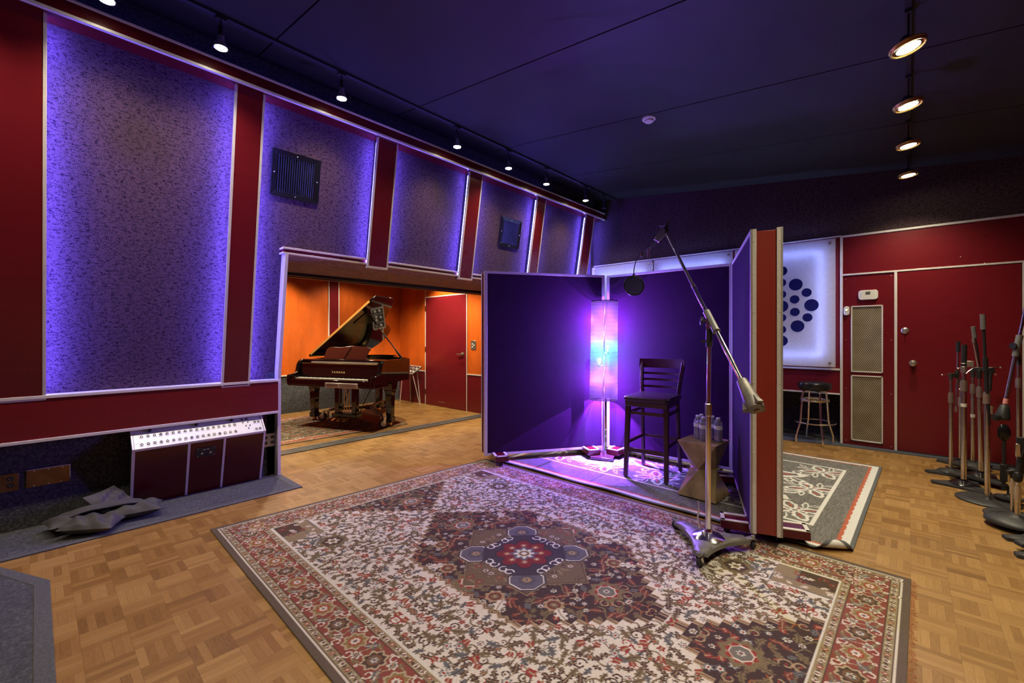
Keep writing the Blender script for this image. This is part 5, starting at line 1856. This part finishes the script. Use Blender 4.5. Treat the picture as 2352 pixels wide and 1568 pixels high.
obj('lid', lid_slab(lo, 0, .020), MAT['piano'], GP, bevel=.003)
flap = [(.0, .46), (1.51, .46), (1.51, .60), (1.36, .72), (1.28, .84), (0.0, .84)]
obj('lid_flap', lid_slab([(a, b + .004) for a, b in flap], .021, .037), MAT['piano'], GP, bevel=.003)
obj('lid_edge', lid_slab([(.05, .452), (1.42, .452), (1.42, .461), (.05, .461)], .002, .034), plain('amber_reflection_edge', (.55, .27, .07), .22), GP)  # amber reflection on the lid's front edge, put in as colour
obj('lid_rail', lid_slab([(.9, .60), (1.2, .62), (1.16, .80), (1.02, 1.02), (.92, 1.0)], -.012, -.001), MAT['black_gloss'], GP)
pa = Vector((HW - .045, .78, .985)); pb = Vector(lid_xf((1.10, .80), -.002))
obj('lid_prop', M().beam(pa, pb, .022, .014).beam(pa + Vector((-.03, 0, 0)), pa * .72 + pb * .28, .016, .012), MAT['black_gloss'], GP, bevel=.002)
m = M()
for f in (.62, .70):
    q = pa * (1 - f) + pb * f
    m.cyl(q + Vector((0, -.012, 0)), q + Vector((0, .012, 0)), .010)
obj('prop_fitting', m, MAT['gold'], GP)
# music desk
pts = spline([(-.40, 0), (-.385, .14), (-.37, .165), (-.30, .195), (-.14, .192), (-.02, .205), (.10, .212), (.24, .200), (.36, .195), (.415, .165), (.395, .12), (.375, .04), (.40, 0)], 4)
ta = math.radians(20)
m = M().sweep([(x, .34 + z * math.sin(ta), .985 + z * math.cos(ta)) for x, z in pts], (0, .016, 0))
md_ = obj('music_desk', m, MAT['piano_brown'], GP, bevel=.003)
obj('brace', M().beam((-.02, .335, .99), (.07, .34 + .2 * math.sin(ta) - .004, .985 + .2 * math.cos(ta)), .008, .006), MAT['black_gloss'], md_)
# legs, lyre
for (x, y) in ((-.715, .50), (.685, .50), (-.28, 1.58)):
    m = M()
    for (z0, z1, a0, a1) in ((.13, .46, .044, .052), (.46, .53, .052, .064), (.53, .66, .068, .082)):
        m.hexa([(x - a0, y - a0, z0), (x + a0, y - a0, z0), (x + a0, y + a0, z0), (x - a0, y + a0, z0), (x - a1, y - a1, z1), (x + a1, y - a1, z1), (x + a1, y + a1, z1), (x - a1, y + a1, z1)])
    m.box(x - .054, x + .054, y - .054, y + .054, .055, .13)
    lg = obj('leg', m, MAT['piano'], GP, bevel=.006)
    obj('caster', M().cyl((x - .018, y, .026), (x + .018, y, .026), .026).box(x - .02, x + .02, y - .02, y + .02, .04, .062), MAT['gold'], lg)
m = M().box(-.21, -.13, .36, .44, .16, .62).box(.10, .18, .36, .44, .16, .62).box(-.24, .21, .33, .47, .10, .165).box(-.22, .20, .34, .46, .585, .63)
ly = obj('pedal_lyre', m, MAT['piano'], GP, bevel=.008)
for x in (-.06, -.015, .03):
    obj('pedal_rod', M().cyl((x, .40, .165), (x, .40, .59), .006), MAT['gold'], ly)
for x in (-.12, -.015, .09):
    obj('pedal', M().hexa([(x - .02, .20, .075), (x + .02, .20, .075), (x + .014, .345, .115), (x - .014, .345, .115), (x - .02, .20, .087), (x + .02, .20, .087), (x + .014, .345, .127), (x - .014, .345, .127)]), MAT['gold'], ly, bevel=.004)
obj('lyre_brace', M().beam((.15, .47, .14), (.33, .62, .66), .012, .012).beam((-.18, .47, .14), (-.2, .75, .66), .012, .012), MAT['black_gloss'], ly)

# ------------------------------------------------------------------ piano dolly
t = thing('piano_dolly', 'low steel piano dolly with large white-hubbed wheels under the grand piano', 'dolly', (-6.145, 2.840, PZ), math.radians(24))
hub = Vector((-.02, .98, .17))
ends = [Vector((-.445, .60, .17)), Vector((.58, .42, .17)), Vector((-.26, 1.62, .17))]
m = M()
for e in ends:
    m.beam(hub, e, .055, .040)
m.cyl(hub - Vector((0, 0, .03)), hub + Vector((0, 0, .03)), .09)
obj('frame', m, MAT['cast'], t, bevel=.006)
for e, rot in zip(ends, (3.55, 4.1, 3.4)):
    d = (e - hub).normalized()
    obj('curved_arm', M().tube([e - d * .05, e + d * .03, e + d * .065 + Vector((0, 0, -.02)), e + d * .075 + Vector((0, 0, -.07)), e + d * .075 + Vector((0, 0, -.13))], .020, 12), MAT['chrome_soft'], t)
    wd = Vector((math.cos(rot), math.sin(rot), 0)); ax = Vector((-wd.y, wd.x, 0))
    sd = Vector((-d.y, d.x, 0))
    c = e + sd * .0 + d * .155
    c.z = .068
    wh = obj('wheel', M().lathe([(.040, -.017), (.062, -.016), (.067, -.008), (.067, .008), (.062, .016), (.040, .017)], c, ax, 28), MAT['rubber'], t)
    obj('wheel_hub', M().lathe([(.012, -.024), (.040, -.019), (.046, -.012), (.046, .012), (.040, .019), (.012, .024)], c, ax, 24), MAT['white_plastic'], wh)
    m = M()
    for s in (-1, 1):
        m.beam(c + ax * s * .027, c + ax * s * .027 - wd * .02 + Vector((0, 0, .085)), .035, .005, tuple(ax))
    m.beam(c - wd * .02 + Vector((0, 0, .085)), e + Vector((0, 0, -.02)), .05, .014)
    obj('fork', m, MAT['chrome_soft'], t)

# ------------------------------------------------------------------ headphone mixer stand by the red door
t = thing('mixer_stand', 'thin-legged stand with a tilted white printed panel beside the red door', 'stand', (-7.29, 5.03, 0), math.radians(-8))
pa_, pb_ = Vector((0, -.10, .600)), Vector((0, .10, .735))
m = M().beam(pa_, pb_, .50, .022, (0, -.56, .83))
pn = obj('panel', m, MAT['black_plastic'], t, bevel=.003)
d_ = (pb_ - pa_).normalized(); nn_ = Vector((0, -d_.z, d_.y))
m = M()


def on(x, h):
    return pa_ + d_ * h + nn_ * .0135 + Vector((x, 0, 0))


for (x0, x1, h0, h1) in ((-.25, .25, .232, .241), (-.25, .25, 0, .009), (-.25, -.238, 0, .241), (.236, .25, 0, .241), (.10, .106, .02, .22), (-.10, -.094, .02, .22)):
    m.hexa([tuple(on(x0, h0) - nn_ * .002), tuple(on(x1, h0) - nn_ * .002), tuple(on(x1, h1) - nn_ * .002), tuple(on(x0, h1) - nn_ * .002), tuple(on(x0, h0) + nn_ * .001), tuple(on(x1, h0) + nn_ * .001), tuple(on(x1, h1) + nn_ * .001), tuple(on(x0, h1) + nn_ * .001)])
obj('white_border', m, MAT['white_plastic'], pn)
for x, h in ((.18, .16), (.18, .07), (.02, .17), (-.03, .08), (.05, .08), (-.17, .16), (-.17, .07)):
    obj('dial', M().lathe([(.024, 0), (.024, .004), (.016, .006)], on(x, h), nn_, 14), MAT['white_plastic'], pn)
for x0, y0_, x1, y1_ in ((-.22, -.09, -.26, -.12), (.22, -.09, .31, .03), (-.21, .08, -.25, .11), (.10, .08, .16, .11)):
    obj('leg', M().beam((x0, y0_ * .9, .605 if y0_ < 0 else .70), (x1, y1_, 0), .018, .012), MAT['trim'], t)

# ------------------------------------------------------------------ microphone stands stored by the door
def scallop(R, legs=3, rot=0.0):
    """concave-sided cast base with clipped toes"""
    pts = []
    for i in range(legs):
        a = rot + i * 2 * math.pi / legs
        b = rot + (i + 1) * 2 * math.pi / legs
        da = .16
        A_ = (R * math.cos(a + da), R * math.sin(a + da)); B_ = (R * math.cos(b - da), R * math.sin(b - da))
        c = (a + b) / 2
        C_ = (R * .42 * math.cos(c), R * .42 * math.sin(c))
        pts.append((R * 1.0 * math.cos(a), R * 1.0 * math.sin(a)))
        for k in range(11):
            u = k / 10
            pts.append((A_[0] * (1 - u) ** 2 + 2 * C_[0] * u * (1 - u) + B_[0] * u * u, A_[1] * (1 - u) ** 2 + 2 * C_[1] * u * (1 - u) + B_[1] * u * u))
    return pts


def cast_base(t, R, rot, z0=0.0, hub=True, chrome=False):
    pts = scallop(R, 3, rot)
    k = len(pts)
    V, F = [], []
    for z, s in ((0, 1.0), (.014, 1.0), (.022, .97), (.030, .60), (.034, .30)):
        V += [(x * s, y * s, z0 + z) for x, y in pts]
    for i in range(4):
        for j in range(k):
            F.append((i * k + j, i * k + (j + 1) % k, (i + 1) * k + (j + 1) % k, (i + 1) * k + j))
    F += [tuple(range(k - 1, -1, -1)), tuple(4 * k + j for j in range(k))]
    b = obj('base', M().add(V, F), MAT['iron'], t, angle=.9)
    if hub:
        obj('hub', M().lathe([(.098, .024), (.102, .030), (.085, .041), (.050, .052), (.026, .058), (.022, .07)], (0, 0, z0), n=30), MAT['black_gloss'] if chrome else MAT['iron'], t)
    return b


def disc_base(t, R, z0=0.0, dome=False):
    p = [(R, 0), (R, .010), (R - .008, .016), (R * .5, .020), (.03, .022), (.022, .034)]
    if dome:
        p = [(R, 0), (R, .014), (R - .012, .028), (R * .8, .036), (R * .79, .033), (R * .62, .042), (R * .6, .039), (R * .42, .046), (.04, .052), (.024, .062)]
    obj('base', M().lathe([(r, z0 + z) for r, z in p], n=40), MAT['iron'], t, angle=.9)


def poles(t, z0, ztop, zc, r=.0155, tilt=(0, 0), thin=None):
    """lower tube, clutch collar at zc, thinner upper tube to ztop"""
    f = lambda z: (tilt[0] * z, tilt[1] * z, z)
    obj('lower_tube', M().cyl(f(z0), f(zc), r), MAT['chrome_soft'], t)
    obj('clutch', M().cyl(f(zc - .005), f(zc + .075), r + .005, n=12).cyl(f(zc + .073), f(zc + .09), r + .002), MAT['nickel'], t, angle=.3)
    obj('upper_tube', M().cyl(f(zc + .08), f(ztop), thin or r * .72), MAT['chrome_soft'], t)


def rod(name, t, pts, r, mat, n=12):
    return obj(name, M().tube(pts, r, n), mat, t)


def lever(t, p, q):
    obj('lever', M().tube([p, (Vector(p) + Vector(q)) / 2 + Vector((0, 0, .008)), q], [.006, .0045, .004], 8).lathe([(.006, -.006), (.008, 0), (.006, .006)], q, (1, 0, 0), 8), MAT['chrome_soft'], t)


GRP = 'microphone stands stored beside the back door'
A0 = Vector((math.cos(YAW), math.sin(YAW), 0))       # the cluster's sideways direction, seen square from the room

# first stand on the left: small side boom pointing down
t = thing('mic_stand', 'leftmost stored microphone stand with a short side boom hanging straight down', 'microphone stand', (.306, 6.005, 0), 0, GRP)
cast_base(t, .19, 3.5); poles(t, .05, .93, .705)
q = A0 * .062
obj('swivel', M().cyl((0, 0, .925), (0, 0, .985), .016).beam((0, 0, .965), (q.x, q.y, .965), .03, .035).cyl((q.x, q.y, .94), (q.x, q.y, 1.01), .016), MAT['iron'], t)
rod('side_boom', t, [(q.x * .8, q.y * .8, .62), (q.x, q.y, .97), (q.x * 1.12, q.y * 1.12, 1.20)], .0075, MAT['chrome_soft'])
rod('grip', t, [(q.x * 1.11, q.y * 1.11, 1.19), (q.x * 1.15, q.y * 1.15, 1.295)], .0165, MAT['black_plastic'])
obj('tail_nut', M().cyl((q.x * .8, q.y * .8, .61), (q.x * .8, q.y * .8, .66), .010), MAT['nickel'], t)
lever(t, (-.01, 0, .967), tuple(-A0 * .085 + Vector((0, 0, .968))))
lever(t, (q.x, q.y, .95), tuple(q * 1.35 + Vector((0, 0, .83))))

t = thing('mic_stand', 'stored microphone stand farthest back by the door, its pole half hidden', 'microphone stand', (.400, 6.50, 0), 0, GRP)
cast_base(t, .18, 2.9, chrome=True); poles(t, .05, .80, .62, .014)
obj('cap', M().cyl((0, 0, .80), (0, 0, .90), .011), MAT['black_plastic'], t)

t = thing('mic_stand', 'thick-tubed stored microphone stand with black top tube and square clamp', 'microphone stand', (.366, 5.587, 0), 0, GRP)
cast_base(t, .215, 3.3, chrome=True); poles(t, .05, 1.07, .86, .0195, (.0, .0))
rod('top_tube', t, [(0, 0, 1.06), (.004, .003, 1.27)], .0185, MAT['black_plastic'])
obj('collar', M().cyl((0, 0, 1.02), (0, 0, 1.075), .021).cyl((0, 0, 1.098), (0, 0, 1.105), .021).box(.018, .062, -.012, .012, 1.075, 1.125), MAT['nickel'], t, bevel=.002)
obj('tape_band', M().cyl((0, 0, .715), (0, 0, .745), .0205), MAT['paper_tag'], t)
lever(t, (-.005, -.01, 1.055), tuple(-A0 * .05 + Vector((0, 0, 1.058))))

t = thing('mic_stand', 'stored microphone stand with a leaning black boom and grey cap', 'microphone stand', (.475, 6.30, .036), 0, GRP)
cast_base(t, .20, 3.0); poles(t, .05, .91, .74, .0165)
q = A0 * .07
obj('swivel', M().cyl((0, 0, .90), (0, 0, .985), .018).beam((0, 0, .975), (q.x, q.y, .985), .035, .035), MAT['iron'], t)
rod('side_boom', t, [(q.x * 1.05, q.y * 1.05, .90), (q.x * .62, q.y * .62, 1.17), (q.x * .22, q.y * .22, 1.30)], .010, MAT['black'])
rod('grip', t, [(q.x * .25, q.y * .25, 1.29), (q.x * .05, q.y * .05, 1.405)], .0175, MAT['grey_metal'])
lever(t, (0, 0, .985), tuple(-A0 * .085 + Vector((0, 0, .915))))
obj('tape_band', M().cyl((0, 0, .50), (0, 0, .53), .0180), MAT['paper_tag'], t)

t = thing('mic_stand', 'stored microphone stand with a slim chrome extension rod leaning left', 'microphone stand', (.493, 5.86, .036), 0, GRP)
cast_base(t, .21, 3.25, chrome=True); poles(t, .05, .97, .755, .0165, (-.012, .0))
obj('swivel', M().cyl((-.01, 0, .92), (-.012, 0, 1.00), .019).box(-.045, .02, -.015, .015, .985, 1.02), MAT['black'], t, bevel=.004)
rod('extension_rod', t, [(-.014, 0, 1.00), (-.05, -.03, 1.27)], .0085, MAT['chrome'])
obj('thread_collar', M().cyl((-.047, -.028, 1.25), (-.051, -.031, 1.285), .0115), MAT['nickel'], t)
obj('side_clamp', M().tube([(-.01, 0, .79), (.01, .0, .70), (.05, .03, .66), (.09, .05, .66)], .007, 8), MAT['chrome_soft'], t)
obj('hanger_plate', M().box(.02, .075, .01, .02, .60, .67), MAT['nickel'], t, bevel=.002)

t = thing('mic_stand', 'tallest stored stand with a black vertical boom over a flat round base', 'microphone stand', (.478, 5.235, 0), 0, GRP)
disc_base(t, .19); poles(t, .03, .90, .80, .0175, (-.006, 0), .013)
rod('boom', t, [(.004, -.004, .62), (-.012, -.01, 1.10)], .0135, MAT['black'])
rod('boom', t, [(-.012, -.01, 1.08), (-.028, -.022, 1.52)], .0095, MAT['black'])
obj('clutch_sleeve', M().cyl((-.012, -.01, 1.06), (-.014, -.012, 1.17), .0160), MAT['black_plastic'], t)
rod('grip', t, [(-.0265, -.0205, 1.40), (-.030, -.024, 1.525)], .0165, MAT['grey_metal'])
obj('swivel', M().cyl((.006, 0, .90), (.014, .004, 1.06), .016).beam((-.01, -.01, 1.06), (.03, .02, 1.075), .03, .04), MAT['iron'], t)
lever(t, (.03, .02, 1.075), tuple(A0 * .105 + Vector((0, 0, 1.09))))
lever(t, (.03, .015, 1.05), tuple(A0 * .065 + Vector((0, 0, 1.035))))

t = thing('mic_stand', 'tall stored boom stand at the right frame edge with a cone counterweight', 'microphone stand', (.804, 6.55, 0), 0, GRP)
cast_base(t, .21, 3.2, chrome=True); poles(t, .05, 1.08, .84, .0175)
J = Vector((-.055, -.40, 1.255))
obj('swivel', M().cyl((0, 0, 1.06), (0, 0, 1.16), .018).beam((0, 0, 1.14), J, .03, .03), MAT['iron'], t)
dv = Vector((.105, .06, .70)).normalized()
obj('boom_clamp', M().cyl(J - dv * .10, J + dv * .10, .024), MAT['grey_metal'], t)
rod('boom', t, [J - dv * .56, J + dv * .05], .0165, MAT['chrome_soft'])
rod('boom', t, [J, J + dv * .92], .0125, MAT['chrome'])
obj('clamp_knob', M().lathe([(.006, 0), (.007, .03), (.030, .034), (.030, .046)], J, tuple(-A0), 12), MAT['black_plastic'], t)
C_ = J - dv * .56
obj('tape_band', M().cyl(C_ + dv * .01, C_ + dv * .06, .0175), MAT['tape_pink'], t)
cw_ = obj('counterweight', M().lathe([(.026, 0), (.031, -.005), (.050, -.095), (.054, -.125), (.046, -.14), (.020, -.142)][::-1], C_, dv, 24), MAT['iron'], t)
obj('side_plug', M().cyl(C_ - dv * .11, C_ - dv * .11 - A0 * .075 + Vector((0, 0, -.01)), .034, .032), MAT['iron'], cw_)

t = thing('mic_stand', 'low stored stand with an upright black rod ending in an oval pad', 'microphone stand', (.60, 5.30, .0), 0, GRP)
obj('base', M().lathe([(.085, .034), (.085, .046), (.03, .052), (.022, .066)], n=30), MAT['iron'], t)
obj('mount', M().cyl((0, 0, .05), (0, 0, .12), .011).cyl((0, 0, .12), (-.03, -.02, .14), .014).box(-.05, -.01, -.035, .0, .17, .31), MAT['black'], t, bevel=.004)
rod('rod', t, [(-.03, -.02, .10), (-.028, -.018, .50)], .0105, MAT['black'])
q = A0
obj('oval_pad', M().lathe([(.001, -.018), (.028, -.014), (.040, 0), (.028, .014), (.001, .018)], (0, 0, 0), (0, 1, 0), 24).xf(Matrix.Translation((-.028, -.018, .565)) @ Matrix.Rotation(YAW - .5, 4, 'Z') @ Matrix.Diagonal((1, 1, 1.75, 1))), MAT['black_gloss'], t)

t = thing('mic_stand', 'short stored stand on a flat round base, second from the nearest', 'microphone stand', (.575, 4.90, 0), 0, GRP)
disc_base(t, .155); poles(t, .03, .30, .175, .0135, thin=.010)
obj('joint', M().cyl((0, 0, .29), (0, 0, .325), .016).beam((-.03, -.02, .33), (.05, .03, .35), .03, .03).cyl((.05, .03, .33), (.05, .03, .50), .014), MAT['black'], t, bevel=.003)

t = thing('mic_stand', 'short stored stand on a ribbed domed round base, nearest complete one', 'microphone stand', (.565, 4.63, .036), 0, GRP)
disc_base(t, .165, 0, True); poles(t, .055, .30, .175, .0135, thin=.010)
obj('joint', M().lathe([(.014, .29), (.024, .305), (.026, .335), (.016, .36)], n=16).beam((0, 0, .335), (.03, .04, .52), .026, .03).box(.0, .06, .02, .06, .50, .60), MAT['black'], t, bevel=.003)
obj('clip', M().box(-.012, .012, -.02, 0, .47, .56), MAT['chrome_soft'], t, bevel=.003)

for k, (x, y, R, rot, hgt, nm) in enumerate(((.66, 4.40, .20, 3.45, 1.25, 'stored stand whose scalloped base sits just before the ribbed round one'),
                                             (.68, 4.235, .195, 3.6, 1.18, 'stored stand whose scalloped base is second lowest at the right frame edge'),
                                             (.66, 4.075, .18, 3.3, 1.22, 'stored stand with the grey base nearest the viewer at the right frame edge'))):
    t = thing('mic_stand', nm, 'microphone stand', (x, y, .036 if k == 1 else 0.0), 0, GRP)
    cast_base(t, R, rot); poles(t, .05, hgt, .84, .0165)
    obj('cap', M().cyl((0, 0, hgt - .01), (0, 0, hgt + .05), .013), MAT['black_plastic'], t)
t = thing('mic_stand', 'stored chrome stand standing behind the tall boom stand by the door frame', 'microphone stand', (1.02, 6.24, .036), 0, GRP)
cast_base(t, .19, 3.7); poles(t, .05, 1.15, .95, .0155)
obj('cap', M().cyl((0, 0, 1.14), (0, 0, 1.20), .013), MAT['black_plastic'], t)
